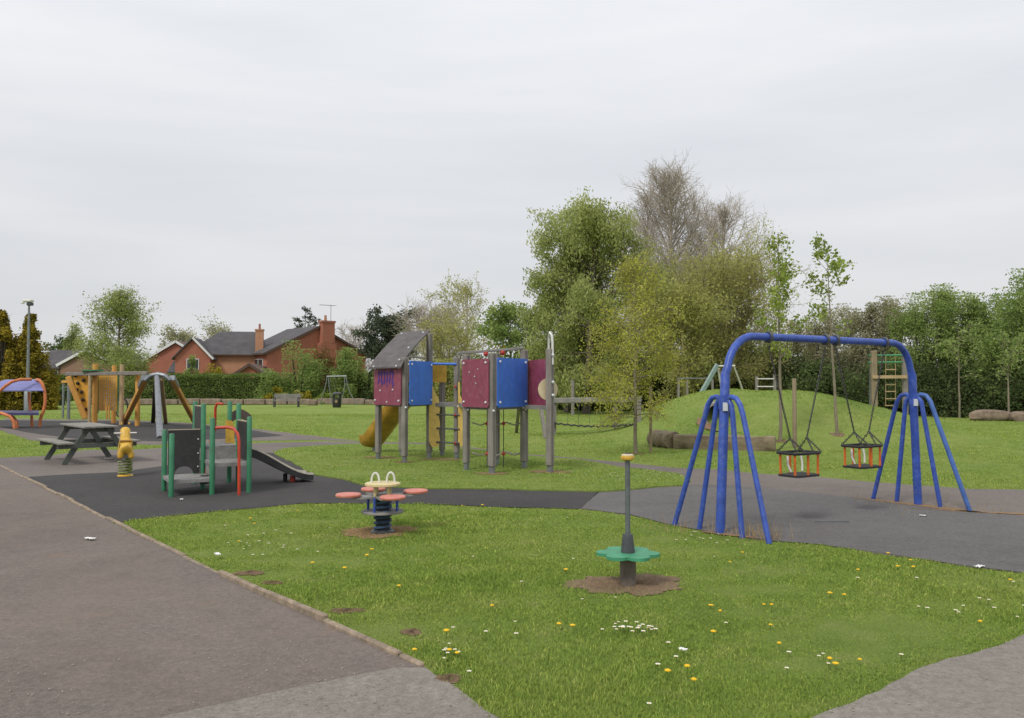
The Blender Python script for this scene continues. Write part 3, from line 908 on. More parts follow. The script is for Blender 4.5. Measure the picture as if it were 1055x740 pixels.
tree('lime_sapling', 'slender sapling behind the nearer swing seat, leaves in tiers', 'tree', g.x, g.y, top(805, 238, g.y), .62, 2.0, .052, L_['lime'], M['bark_pale'], 1500, .075, 42,
     sigma=.08, elong=1.1, n1=22, n2=3, n3=1, el=(.3, .9), profile='column', minr=.005)
g = G(863, 459)
tree('lime_sapling', 'slender sapling behind the gap between the swings with a broader leafy top', 'tree', g.x, g.y, top(852, 264, g.y), .70, 2.4, .048, L_['lime'], M['bark_pale'], 950, .08, 43,
     sigma=.06, elong=1.1, n1=14, n2=3, n3=1, el=(.35, .8), profile='vase', minr=.005, lean=(-.22, 0))
# left and centre background
tree('birch_tree', 'airy light green birch between the left houses', 'tree', xy(122, 63), 63, top(124, 297, 63), 2.7, 1.5, .18, L_['birch_far'], M['bark'], 20000, .10, 51,
     sigma=.3, elong=1.5, n1=46, n2=7, n3=3, el=(.2, 1.1), profile='birch')
tree('small_tree', 'small thin tree left of the airy birch', 'tree', xy(76, 96), 96, top(76, 329, 96), 1.4, 3.4, .12, L_['birch_far'], M['bark'], 4200, .12, 52, n1=26, n2=5, n3=2, el=(.3, 1.1), profile='cone', sigma=.25)
tree('small_tree', 'dark low tree beside the far left roof', 'tree', xy(69, 97), 97, top(69, 350, 97), 1.3, 2.5, .12, L_['dark'], M['bark'], 3600, .2, 521, n1=26, n2=5, n3=2, el=(.2, 1.1), sigma=.3)
tree('small_tree', 'rounded tree showing over the white gabled roof', 'tree', xy(182, 105), 105, top(182, 341, 105), 2.2, 4, .15, L_['hawthorn'], M['bark'], 2600, .2, 53, n1=22, n2=5, n3=2, el=(.3, 1.1), sigma=.3)
tree('small_tree', 'pale tree top behind the middle roof', 'tree', xy(222, 112), 112, top(222, 338, 112), 3.0, 4.5, .15, L_['hawthorn'], M['bark'], 1800, .18, 54, n1=22, n2=5, n3=2, el=(.3, 1.1), sigma=.35)
tree('cedar_tree', 'conifer with flat layered tiers behind the chimney house', 'tree', xy(314, 110), 110, top(314, 309, 110), 3.3, 5.0, .2, L_['grey'], M['twig_dark'], 6000, .15, 55,
     sigma=.10, n1=30, n2=6, n3=1, el=(-.12, .35), profile='cone', wig=.03)
tree('bare_tree', 'bare pale tree to the right of the chimney house', 'tree', xy(372, 100), 100, top(368, 336, 100), 3.6, 1.5, .2, None, M['twig_pale'], 0, 0, 56, n1=24, n2=7, n3=5, el=(.3, 1.2), fork=3, minr=.015)
tree('pine_tree', 'dark grey green pine behind the tower roof', 'tree', xy(402, 88), 88, top(402, 326, 88), 3.1, 2.2, .26, L_['grey'], M['twig_dark'], 12000, .2, 57, n1=26, n2=6, n3=3, el=(.1, .9), sigma=.24)
tree('bare_tree', 'bare tree above the left climbing tower', 'tree', xy(444, 78), 78, top(446, 318, 78), 3.4, 1.2, .2, L_['hawthorn'], M['twig_pale'], 1500, .1, 58, n1=28, n2=8, n3=5, el=(.4, 1.25), fork=4, minr=.014, sigma=.1)
tree('birch_tree', 'thin pale green birch above the middle of the tower', 'tree', xy(481, 70), 70, top(482, 291, 70), 2.6, 1.5, .2, L_['olive'], M['twig_pale'], 4200, .12, 59, n1=32, n2=8, n3=4, el=(.3, 1.15), sigma=.14, minr=.012)
tree('small_tree', 'wispy olive tree low behind the tower', 'tree', xy(465, 66), 66, top(465, 335, 66), 3.0, .6, .16, L_['olive'], M['twig_olive'], 4200, .12, 60, n1=24, n2=7, n3=3, el=(.3, 1.15), sigma=.2, fork=3)
tree('holly_tree', 'dark green bushy tree left of the big willow', 'tree', xy(526, 58), 58, top(524, 316, 58), 1.9, .8, .16, L_['mid'], M['bark'], 7500, .15, 61, n1=28, n2=6, n3=3, el=(.2, 1.1), sigma=.2)
tree('small_tree', 'green tree just beside the left edge of the willow', 'tree', xy(545, 62), 62, top(543, 322, 62), 1.9, .8, .15, L_['dark'], M['bark'], 5000, .15, 62, n1=26, n2=6, n3=3, el=(.2, 1.1), sigma=.22)

shrub('conifer', 'golden conifer at the left picture edge', 'conifer', xy(2, 50), 50, 2.3, 1.7, top(4, 318, 50), L_['gold'], 26000, .11, 71, nclump=130, sig=.085, cone=True)
shrub('conifer', 'golden conifer behind the lamp post', 'conifer', xy(30, 50), 50, 1.75, 1.4, top(32, 322, 50), L_['gold'], 22000, .11, 72, nclump=120, sig=.09, cone=True)
shrub('conifer', 'lower golden conifer filling the gap between the two taller ones', 'conifer', xy(16, 51), 51, 2.5, 1.5, top(17, 336, 51), L_['gold'], 30000, .11, 70, nclump=110, sig=.12)
shrub('shrub', 'big rounded shrub left of centre in front of the chimney house', 'shrub', xy(306, 66), 66, 2.9, 1.6, top(306, 352, 66), L_['mid'], 17000, .11, 73)
shrub('shrub', 'big shrub with reddish new tips in front of the chimney house', 'shrub', xy(333, 69), 69, 2.4, 1.5, top(333, 358, 69), L_['red_green'], 12000, .10, 74)
shrub('shrub', 'rounded green shrub below the right slope of the chimney house', 'shrub', xy(356, 67), 67, 1.9, 1.5, top(354, 357, 67), L_['mid'], 13000, .105, 75)
shrub('shrub', 'pale green shrub tip beside the middle house wall', 'shrub', xy(219, 74), 74, 1.3, 1.0, top(219, 374, 74), L_['yellow'], 1800, .13, 761)
shrub('shrub', 'dark green shrub against the middle house porch', 'shrub', xy(197, 76), 76, 1.0, .9, top(197, 361, 76), L_['mid'], 2600, .14, 762)
rs_ = random.Random(5)
#BANDX
def band(n, pxa, pxb, Ya, Yb, tops, leafs, rxs, name, labels, group, seed, nl=5200, ls=.15):
    for k in range(n):
        u = (k + .5) / n; px = pxa + (pxb - pxa) * u + rs_.uniform(-4, 4); Yk = Ya + (Yb - Ya) * u + rs_.uniform(-1.5, 1.5)
        tp = np.interp(px, tops[0], tops[1]) + rs_.uniform(-4, 4)
        lf = leafs[k % len(leafs)]
        shrub(name, labels[k], name.replace('_', ' '), xy(px, Yk), Yk, rxs * rs_.uniform(.85, 1.25), rxs * .8, top(px, tp, Yk), L_[lf], nl, ls, seed + k, group, nclump=44)
band(9, 376, 552, 68, 56, ([376, 420, 470, 520, 552], [380, 376, 368, 372, 368]), ['dark', 'mid', 'olive', 'dark', 'olive', 'mid', 'dark', 'mid', 'dark'], 1.9, 'hedge_bush',
     ['dark bush just left of the raspberry tower panel', 'green bush behind the roofed tower', 'olive bush seen between roofed tower and ladder', 'dark bush behind the ladder', 'olive bush behind the connecting bridge',
      'green bush behind the right tower', 'dark bush behind the blue panel of the right tower', 'green bush behind the far raspberry panel', 'dark bush at the foot of the tallest willow'], 'bushes behind the climbing tower', 800, 9000, .11)
shrub('shrub', 'bright yellow green shrub over the right tower', 'shrub', xy(516, 55), 55, 1.5, 1.0, top(514, 354, 55), L_['yellow'], 3800, .12, 77)
band(12, 556, 800, 50, 50, ([556, 620, 700, 800], [362, 366, 362, 350]), ['dark', 'core', 'dark', 'mid', 'dark', 'core', 'dark', 'dark', 'mid', 'dark', 'core', 'dark'], 2.0, 'undergrowth_bush',
     ['dark bush under the left end of the willow', 'blackish bush behind the white curved pole of the tower', 'dark bush behind the long balance beam', 'green bush behind the young birch',
      'dark bush behind the right of the young birch', 'blackish bush by the thin rail fence', 'dark bush behind the sloping green swing leg', 'dark bush behind the left blue swing post', 'green bush behind the mound top',
      'dark bush by the low two-bar rail', 'blackish bush behind the first sapling', 'dark bush behind the mound between the saplings'], 'dark undergrowth behind the mound', 840, 8000, .11)
band(16, 800, 1120, 50, 38, ([800, 860, 900, 945, 960, 990, 1020, 1045, 1120], [330, 312, 303, 300, 292, 287, 292, 270, 262]),
     ['olive', 'hawthorn', 'dark', 'hawthorn', 'hawthorn', 'hawthorn', 'mid', 'mid', 'mid', 'mid', 'mid', 'lime_dk', 'mid', 'mid', 'mid', 'mid'] if 'lime_dk' in L_ else
     ['olive', 'hawthorn', 'hawthorn', 'hawthorn', 'hawthorn', 'hawthorn', 'hawthorn', 'mid', 'mid', 'mid', 'mid', 'mid', 'mid', 'mid', 'mid', 'mid'], 2.0, 'thicket_tree',
     ['olive thicket tree behind the first sapling', 'brown thicket tree behind the second sapling', 'brown thicket tree left of the rope ladder frame', 'brown thicket tree over the rope ladder frame', 'brown thicket tree above the right swing bend',
      'brown hawthorn right of the swing frame', 'last brown hawthorn before the green trees', 'first green thicket tree right of the swing', 'green thicket tree with bright tip', 'green thicket tree left of the thin pale trunk',
      'green thicket tree around the thin pale trunk', 'green thicket tree above the long boulder', 'green thicket tree above the rounded boulder', 'tall green tree at the right picture edge', 'outermost green tree at the right edge', 'green tree closing the right edge'],
     'thicket along the right edge of the park', 870, 19000, .08)
band(11, 800, 1150, 45, 34, ([800, 1000, 1150], [366, 372, 372]), ['core', 'dark', 'core', 'dark', 'dark'], 1.9, 'undergrowth_bush',
     ['black green bush behind the first sapling trunk', 'dark bush beyond the second sapling trunk', 'black green bush left of the rope ladder frame', 'dark bush through the rope ladder', 'dark bush behind the right swing bend', 'black green bush right of the right swing post',
      'dark bush left of the thin trunk', 'black green bush at the thin trunk foot', 'dark bush behind the long boulder', 'dark bush behind the rounded boulder', 'black green bush at the right edge'], 'dark undergrowth along the thicket', 900, 8500, .095)
band(8, 566, 790, 60, 58, ([566, 640, 720, 790], [338, 325, 322, 335]), ['mid', 'dark', 'olive', 'hawthorn', 'olive', 'dark', 'olive', 'hawthorn'], 2.6, 'thicket_tree',
     ['green thicket tree behind the left willow', 'dark thicket tree behind the tall willow', 'olive thicket tree behind the young birch top', 'brown thicket tree behind the young birch', 'olive thicket tree under the tallest bare tree',
      'dark thicket tree left of the swing beam end', 'olive thicket tree behind the spreading willow', 'brown thicket tree right of the spreading willow'], 'thicket behind the willows', 930, 11000, .10)
for px, Yk, tp, sd, lb in ((988, 38, 330, 1, 'thin pale trunk standing before the right thicket'), (1039, 35.5, 345, 2, 'thin bent pale trunk above the rounded boulder')):
    tree('thin_tree', lb, 'tree', xy(px, Yk), Yk, top(px, tp, Yk), .9, 1.8, .055, L_['mid'], M['bark_pale'], 600, .1, sd + 70, n1=10, n2=4, n3=2, el=(.5, 1.1), sigma=.14)

def hedge(name, label, a, b, wdt, h, leaf, n, seed, ls=.13):
    """clipped hedge: twiggy inner mass wrapped in a ragged shell of leaves"""
    rs = np.random.RandomState(seed); a = Vector(a); b = Vector(b); d = b - a; Ln = d.length; d.normalize(); nr = Vector((-d.y, d.x))
    t = thing(name, (a.x, a.y, -.02), label, 'hedge')
    mb = MB(); c = (a + b) / 2
    mb.box((c.x, c.y, h / 2 - .1), (Ln - .4, wdt - .5, h - .25), rz=math.atan2(d.y, d.x)); mb.build('branches', M['hedge_core'], t)
    f = rs.rand(n); u = rs.rand(n) * Ln; side = rs.randint(0, 5, n)
    v = rs.uniform(-.5, .5, n) * wdt; z = rs.rand(n) * h
    bulge = 1 + .12 * np.sin(u * 1.1) + .08 * np.sin(u * 2.9 + 1)
    v = np.where(side < 2, -wdt / 2 * bulge, np.where(side == 2, wdt / 2 * bulge, v)); z = np.where(side >= 3, h * (1 + .03 * np.sin(u * 1.7) + .02 * np.sin(u * 4)), z)
    P = np.stack([d.x * u + nr.x * v, d.y * u + nr.y * v, z], 1) + rs.randn(n, 3) * np.array([.12, .12, .07]); P[:, 2] = np.abs(P[:, 2])
    cl = .5 + .5 * np.sin(u * 2 + 3 * np.sin(z * 2 + u))
    leaf_mesh('foliage', P, ls, leaf, t, rs, cl)
M['hedge_core'] = plain('hedge_twigs', (.035, .042, .02), .95, .3, 8, bmp=.5)
p_, q_ = at(40, 395, 78), at(282, 395, 70)
hedge('hedge', 'long clipped green hedge in front of the left houses', (p_.x, p_.y), (q_.x, q_.y), 1.6, top(200, 387, 72), L_['hedge'], 42000, 81, .10)
p_, q_ = at(-60, 395, 62), at(66, 395, 60)
hedge('hedge', 'dark low hedge behind the curved orange shelter', (p_.x, p_.y), (q_.x, q_.y), 1.3, top(30, 400, 61), L_['dark'], 9000, 82)

hedge('hedge', 'tall field hedge continuing beyond the left picture edge', (-95.0, 58.0), (-41.5, 62.5), 2.2, 3.0, L_['hedge'], 36000, 83, .16)

# planting and stone edging in front of the hedge
for k, (a_, b_) in enumerate(((100, 158), (160, 318), (327, 400))):
    p0, p1 = G(a_, 417.0), G(b_, 417.3)
    mb = MB(); d = (p1 - p0); n = max(2, int(d.length / 1.6)); rr = random.Random(k)
    for i in range(n):
        e0 = p0 + d * (i / n + .004); e1 = p0 + d * ((i + 1) / n - .004); hh = .42 + rr.uniform(-.05, .05)
        mb.bar((e0.x, e0.y + .4, hh / 2), (e1.x, e1.y + .4, hh / 2), .45, hh, bev=.05)
    tag(mb.build('planter_wall', M['planter']), ['low stone planter wall behind the orange climbing frame', 'long low stone planter wall behind the bench', 'low stone planter wall right of the litter bin'][k], 'wall')
for px, py, r1, h1, lf, sd, lb in ((278, 409, .8, 1.45, 'yellow', 1, 'yellow shrub just left of the grey bench'), (300, 409, 1.0, 1.15, 'olive', 2, 'olive planting behind the grey bench'), (312, 409, .6, 1.1, 'yellow', 3, 'yellow green shrub just right of the bench'),
                               (331, 410, 1.0, .95, 'lime', 4, 'low bright green shrub left of the litter bin'), (262, 410, 1.3, .6, 'mid', 5, 'low green planting left of the bench'), (235, 410, 1.6, .5, 'mid', 6, 'low planting in front of the clipped hedge'),
                               (140, 411, 1.5, .5, 'mid', 8, 'low planting behind the orange climbing frame'), (100, 411, 1.3, .55, 'hawthorn', 9, 'low brownish planting left of the climbing frame')):
    g = G(px, 417.2); shrub('garden_shrub', lb, 'shrub', g.x, g.y + 1.2, r1, .55, h1 * .92, L_[lf], 1700, .11, 90 + sd, nclump=20, stems=4)

def boulder(name, label, c, s, seed, mat=None, cat='boulder', rz=0):
    rs = np.random.RandomState(seed); mb = MB(); n, m = 18, 10; o = []
    ph = rs.uniform(0, 6, 6)
    mb.ball((0, 0, 0), 1, n, m); V = np.array(mb.v)
    V = np.sign(V) * np.abs(V) ** .62
    f = 1 + .07 * np.sin(V[:, 0] * 4 + ph[0]) + .06 * np.sin(V[:, 1] * 5 + ph[1] + V[:, 0] * 3) + .05 * np.sin(V[:, 2] * 6 + ph[2] + V[:, 1] * 4)
    V = V * f[:, None] * np.array(s) / 2; V[:, 2] = np.maximum(V[:, 2] + s[2] * .42, -.04)
    mb.v = [tuple(v) for v in V]
    ob = mb.build(name, mat or M['boulder'], smooth=True); ob.location = c; ob.rotation_euler = (0, 0, rz)
    return tag(ob, label, cat)
g = G(1025, 433.5); boulder('boulder', 'long flat brown boulder at the right edge of the lawn', (g.x - .2, g.y, H(g.x, g.y)), (1.85, .7, .5), 1)
g = G(1051, 434); boulder('boulder', 'short rounded boulder at the far right edge', (g.x + .1, g.y, H(g.x, g.y)), (1.1, .7, .45), 2)
g = G(322, 418); boulder('boulder', 'squat brown stone set in the planter wall', (g.x, g.y - .1, 0), (.75, .6, .5), 3)

# ------------------------------------------------------------------ houses
def wall_poly(mb, a, b, zs, t=.25):
    pass
def house(label, o, ang, wd, dp, eave, ridge, brick, tiles, trim, windows=(), over=.35, name='brick_house', side_over=.25):
    """gable house. o = near corner of the gable wall; ang = direction of the gable wall; gable faces the viewer, ridge runs back"""
    t = thing(name, (*o, -.05), label, 'house', rz=ang)
    mb = MB()
    mb.add([(0, 0, 0), (wd, 0, 0), (wd, 0, eave), (wd / 2, 0, ridge), (0, 0, eave), (0, dp, 0), (wd, dp, 0), (wd, dp, eave), (wd / 2, dp, ridge), (0, dp, eave)],
           [(0, 1, 2, 3, 4), (9, 8, 7, 6, 5), (0, 4, 9, 5), (1, 6, 7, 2), (4, 3, 8, 9), (3, 2, 7, 8)])
    mb.build('wall', brick, t, local=True)
    sl = (ridge - eave) / (wd / 2); mb = MB()
    for s in (-1, 1):
        ex = wd / 2 + s * (wd / 2 + over); ez = eave - sl * over
        prof = [Vector((ex, -side_over, ez + .06)), Vector((wd / 2, -side_over, ridge + .06)), Vector((wd / 2, -side_over, ridge + .24)), Vector((ex, -side_over, ez + .24))]
        mb.prism(prof, (0, dp + 2 * side_over, 0))
    rf = mb.build('roof', tiles, t, local=True)
    mb = MB()
    for s in (-1, 1):
        ex = wd / 2 + s * (wd / 2 + over); ez = eave - sl * over
        mb.bar((ex, -side_over - .03, ez + .1), (wd / 2, -side_over - .03, ridge + .13), .05, .26)
    mb.build('bargeboard', trim, rf, local=True)
    mb = MB()
    for s in (-1, 1):
        ex = wd / 2 + s * (wd / 2 + over + .06); ez = eave - sl * over + .08
        mb.bar((ex, -side_over, ez), (ex, dp + side_over, ez), .12, .12)
    mb.build('gutter', M['trim_dark'], rf, local=True)
    for (face, u, z, ww, hh) in windows: window(t, face, u, z, ww, hh, wd, dp)
    return t
def window(t, face, u, z, ww, hh, wd, dp):
    if face == 'front': P = lambda a, c, d: (u + a, -d, z + c)
    elif face == 'left': P = lambda a, c, d: (-d, u + a, z + c)
    else: P = lambda a, c, d: (wd + d, u + a, z + c)
    def bx(mb, a0, a1, c0, c1, d0, d1):
        p = [P(a, c, d) for a in (a0, a1) for c in (c0, c1) for d in (d0, d1)]
        mb.add(p, [(0, 1, 3, 2), (4, 6, 7, 5), (0, 4, 5, 1), (2, 3, 7, 6), (0, 2, 6, 4), (1, 5, 7, 3)])
    mb = MB(); e = .07
    bx(mb, 0, ww, 0, e, .0, .06); bx(mb, 0, ww, hh - e, hh, .0, .06); bx(mb, 0, e, e, hh - e, .0, .06); bx(mb, ww - e, ww, e, hh - e, .0, .06)
    bx(mb, ww / 2 - .03, ww / 2 + .03, e, hh - e, .0, .055)
    f = mb.build('window', M['trim'], t, local=True)
    mb = MB(); bx(mb, e, ww - e, e, hh - e, -.01, .02); mb.build('pane', M['pane'], f, local=True)
    mb = MB(); bx(mb, -.05, ww + .05, -.08, 0, .0, .12); mb.build('sill', M['trim'], f, local=True)

# chimney house
A1 = Vector((-25.3, 85)); ax = Vector((.88, .47)).normalized(); ang = R(42)
t = house('orange brick house with a tall wide chimney on its gable', (A1.x, A1.y), ang, 11.8, 7, 4.75, 7.6, M['brick_red'], M['tiles'], M['trim_dark'],
          [('left', .8, 3.0, 2.2, 1.2), ('left', 4.2, 3.0, 1.6, 1.2)])
mb = MB().box((6.75, -.37, 3.0), (1.95, .72, 6.0)).box((6.75, -.37, 7.1), (1.5, .72, 2.3)).box((6.75, -.37, 8.3), (1.66, .86, .22))
mb.build('chimney', M['brick_red'], t, local=True)
MB().lathe([(.14, 8.4), (.16, 8.45), (.12, 8.9), (.15, 8.95), (.13, 9.0)], (6.55, -.37, 0), 10).build('chimney_pot', M['brick_orange'], t, local=True)
mb = MB().bar((7.3, -.2, 8.2), (7.3, -.2, 10.2), .04, .04).bar((5.9, -.2, 10.1), (7.9, -.2, 10.15), .03, .03)
for k in range(9): mb.bar((6.0 + k * .22, -.6, 10.12), (6.0 + k * .22, .2, 10.12), .02, .02)
mb.build('aerial', M['grey_metal'], t, local=True)
mb = MB().box((-1.0, 1.9, 1.25), (1.98, 3.4, 2.5)); mb.build('porch', M['brick_red'], t, local=True)
mb = MB().prism([(-2.3, 0, 2.5), (.0, 0, 3.3), (0, 0, 3.42), (-2.3, 0, 2.62)], (0, 3.8, 0)); mb.build('porch_roof', M['tiles_brown'], t, local=True)

# middle house: long ridge across, front wing with a gable
o = at(205, 395, 86)
t = thing('brick_house', (o.x, o.y, -.05), 'middle orange brick house with dark hipped roof and slim chimney', 'house', rz=R(10))
W2, D2, E2, R2 = 8.4, 7.0, top(230, 366, 86) + .2, top(230, 341, 88) + .1
MB().box((W2 / 2 - 1.4, D2 / 2, E2 / 2), (W2, D2, E2)).build('wall', M['brick_orange'], t, local=True)
x0, x1 = -1.4 - .45, W2 - 1.4 + .45
mb = MB().add([(x0, -.4, E2 - .1), (x1, -.4, E2 - .1), (x1, D2 + .4, E2 - .1), (x0, D2 + .4, E2 - .1), (x0 + 3.4, D2 / 2, R2), (x1 - 2.2, D2 / 2, R2)],
              [(0, 1, 5, 4), (1, 2, 5), (2, 3, 4, 5), (3, 0, 4), (3, 2, 1, 0)])
rf = mb.build('roof', M['tiles'], t, local=True)
mb = MB().bar((x0, -.43, E2 - .12), (x1, -.43, E2 - .12), .12, .12); mb.build('gutter', M['trim_dark'], rf, local=True)
MB().box((6.0, .35, 3.7), (.8, .6, 7.2)).box((6.0, .35, 7.3), (.92, .72, .16)).build('chimney', M['brick_orange'], t, local=True)
MB().lathe([(.12, 7.35), (.1, 7.9), (.12, 7.95)], (6.0, .35, 0), 10).build('chimney_pot', M['brick_red'], t, local=True)
# front wing
we, wr = E2 - .35, E2 + 1.55
mb = MB().add([(-1.9, -2.2, 0), (1.5, -2.2, 0), (1.5, -2.2, we), (-.2, -2.2, wr - .2), (-1.9, -2.2, we), (-1.9, .5, 0), (1.5, .5, 0), (1.5, .5, we), (-.2, .5, wr - .2), (-1.9, .5, we)],
              [(0, 1, 2, 3, 4), (0, 4, 9, 5), (1, 6, 7, 2), (4, 3, 8, 9), (3, 2, 7, 8)])
wg = mb.build('front_wing', M['brick_red'], t, local=True)
mb = MB()
for s in (-1, 1):
    ex = -.2 + s * 2.0; ez = we - .35
    mb.prism([(ex, -2.5, ez), (-.2, -2.5, wr - .1), (-.2, -2.5, wr + .06), (ex, -2.5, ez + .16)], (0, 4.6, 0))
mb.build('wing_roof', M['tiles'], wg, local=True)
MB().bar((1.83, -2.53, we - .28), (-.2, -2.53, wr), .05, .2).build('bargeboard', M['trim'], wg, local=True)
window(t, 'front', .0, 0, .01, .01, W2, D2) if False else None
mb = MB()
for (u, z) in ():
    f = MB().box((u + .5, -.03, z + .5), (1.0, .06, 1.0)).build('window', M['trim'], t, local=True)
    MB().box((u + .5, -.05, z + .5), (.86, .06, .86)).build('pane', M['pane'], f, local=True)
f = MB().box((-.2, -2.23, 3.6), (1.2, .06, 1.1)).build('window', M['trim'], t, local=True)
MB().box((-.2, -2.25, 3.6), (1.06, .06, .96)).build('pane', M['pane'], f, local=True)
# brick lean-to roof between the houses
o = at(233, 395, 80)
house('low garage with a brown sloping roof between two houses', (o.x, o.y), R(6), 4.4, 5, 1.9, 3.35, M['brick_red'], M['tiles_brown'], M['trim_dark'], name='garage')

# white gabled house
o = at(150, 395, 90)
t = house('red brick house with a white edged gable left of centre', (o.x - .1, o.y), R(4), 6.6, 9, 4.1, top(187, 353, 90) + .05, M['brick_red'], M['tiles_brown'], M['trim'], [('front', 3.1, 2.6, 1.0, 1.2)])
mb = MB().box((4.9, -.9, 1.4), (3.4, 1.8, 2.8)); pr = mb.build('porch', M['brick_red'], t, local=True)
MB().prism([(3.1, -2.2, 2.75), (3.1, 0, 4.0), (3.1, 0, 4.14), (3.1, -2.2, 2.89)], (3.6, 0, 0)).build('porch_roof', M['tiles'], pr, local=True)
MB().box((4.9, -1.83, 1.6), (2.2, .06, 1.2)).build('window', M['dark_grey'], pr, local=True)
# far left house, roof turned to us, gable at its right
o = at(62, 395, 84)
t = house('brown brick house at the far left behind the conifers', (o.x, o.y), R(-2), 5.6, 9, 3.5, top(88, 361, 84), M['brick_brown'], M['tiles'], M['trim'], [('left', 1.0, 2.2, 1.2, 1.2)], over=.3)
# its cross wing with the long visible slope
MB().box((-1.2, 3.2, 1.6), (2.8, 5, 3.3)).build('side_wing', M['brick_brown'], t, local=True)
mb = MB().prism([(-3.0, .35, 3.1), (-3.0, 3.3, 5.0), (-3.0, 6.2, 3.1), (-3.0, 6.2, 3.25), (-3.0, 3.3, 5.18), (-3.0, .35, 3.25)], (4.6, 0, 0)); mb.build('side_roof', M['tiles'], t, local=True)
f = MB().box((-1.1, .66, 2.5), (1.0, .06, 1.0)).build('window', M['trim'], t, local=True)
MB().box((-1.1, .64, 2.5), (.84, .06, .84)).build('pane', M['pane'], f, local=True)
# house right of the chimney house, only a white corner seen by the bush
o = at(374, 395, 95)
house('small pale walled house corner showing right of the chimney house', (o.x, o.y), R(5), 4.0, 6, 2.4, 3.4, plain('cream_render', (.55, .52, .46), .9), M['tiles'], M['trim'], name='bungalow')

# ------------------------------------------------------------------ lamp column
g = G(28, 427)
t = thing('street_lamp', (g.x, g.y, 0), 'tall slim grey lamp post rising behind the orange shelter', 'street lamp')
hL = top(28, 312, g.y)
MB().tube([(g.x, g.y, .0), (g.x, g.y, 1.28), (g.x, g.y, 1.36)], [.165, .165, .10], 12).build('base_compartment', M['grey_metal'], t, smooth=True)
MB().tube([(g.x, g.y, 1.2), (g.x, g.y, hL)], [.085, .05], 12).build('pole', M['grey_metal'], t, smooth=True)
lh = MB().box((g.x - .05, g.y, hL + .10), (.46, .32, .14), bev=.04).box((g.x - .28, g.y - .1, hL - .02), (.16, .12, .1), bev=.02).build('lamp_head', M['white'], t)
MB().box((g.x + .05, g.y, hL - .07), (.26, .26, .16), bev=.03).build('lens', M['dark_grey'], lh)

# ------------------------------------------------------------------ curved shelter
g = G(12, 441)
t = thing('youth_shelter', (g.x, g.y, 0), 'curved orange framed shelter with lilac roof and dark blue bench', 'shelter')
YS = g.y
def S(px, py, dy=0): return at(px, py, YS + dy)
def frame(name, x0, x1, dy, ct, lab=None):
    # rounded C shaped hoop standing on a foot: x0/x1 = left and right limits in metres
    pass
tube_or = M['orange_paint'] = plain('orange_paint', (.60, .185, .06), .42, .15, 5, dirt=(.6, .35, .25), dirt_amt=.3)
h1 = [S(41, 440), S(41.3, 434), S(42.5, 429), S(45, 423), S(46.6, 415), S(46.6, 408), S(45.5, 401), S(43.5, 395.5), S(40.5, 391.8), S(38, 391.5, .3), S(37, 392, .9)]
MB().tube(h1, .055, 10).build('frame_tube', tube_or, t, smooth=True)
h2 = [S(15, 442, -.6), S(14, 434, -.6), S(10, 429, -.6), S(2, 426, -.6), S(-6, 423.5, -.6), S(-13, 418, -.6), S(-15, 411, -.6), S(-8, 405, -.6), S(-1, 404, -.6), S(2, 401, -.6), S(6, 397.5, -.6), S(12, 393.5, -.6), S(20, 391.3, -.4), S(32, 391, .0)]
MB().tube(h2, .055, 10).build('frame_tube', tube_or, t, smooth=True)
h3 = [S(18, 442, -.2), S(17, 434, -.2), S(13.5, 430, -.2), S(8, 427.5, -.2)]
MB().tube(h3, .05, 10).build('frame_tube', tube_or, t, smooth=True)
h4 = [S(33, 440, .6), S(32.6, 428, .6), S(31, 421, .6), S(30, 412, .6), S(30, 404, .6)]
MB().tube(h4, .05, 10).build('frame_tube', tube_or, t, smooth=True)
lil = plain('lilac_roof_sheet', (.20, .21, .45), .5, .12, 2)
mb = MB()
rp = []
for k in range(9):
    u = k / 8; a = u * PI / 2
    rp.append((u, math.sin(a)))
vs = []
for side_ in (0, 1):
    for (u, s_) in rp:
        pl_ = S(-10 + 17 * u * 1.0, 403.5 - 11.5 * s_, -.6 + u * .9) if not side_ else S(44.5 - 6 * u, 403 - 11.3 * s_, -.1 + u * .7)
        vs.append(pl_)
n9 = 9
fs = [(k, k + 1, n9 + k + 1, n9 + k) for k in range(n9 - 1)]
top_v = [v + Vector((0, 0, .03)) for v in vs]
rim = [(i, i + 2 * n9, i + 2 * n9 + 1, i + 1) for i in range(n9 - 1)] + [(i + n9, i + n9 + 1, i + 3 * n9 + 1, i + 3 * n9) for i in range(n9 - 1)] + [(0, n9, 3 * n9, 2 * n9), (n9 - 1, 3 * n9 - 1, 4 * n9 - 1, 2 * n9 - 1)]
mb.add(vs + top_v, [f_[::-1] for f_ in fs] + [tuple(i + 2 * n9 for i in f_) for f_ in fs] + rim)
mb.build('roof', lil, t)
mb = MB().prism([S(-14, 428, -.4), S(40, 428, -.4), S(40, 425.5, .4), S(-14, 425.5, .4)], (0, 0, .09)); mb.build('bench_seat', plain('navy_bench', (.05, .045, .13), .5), t)

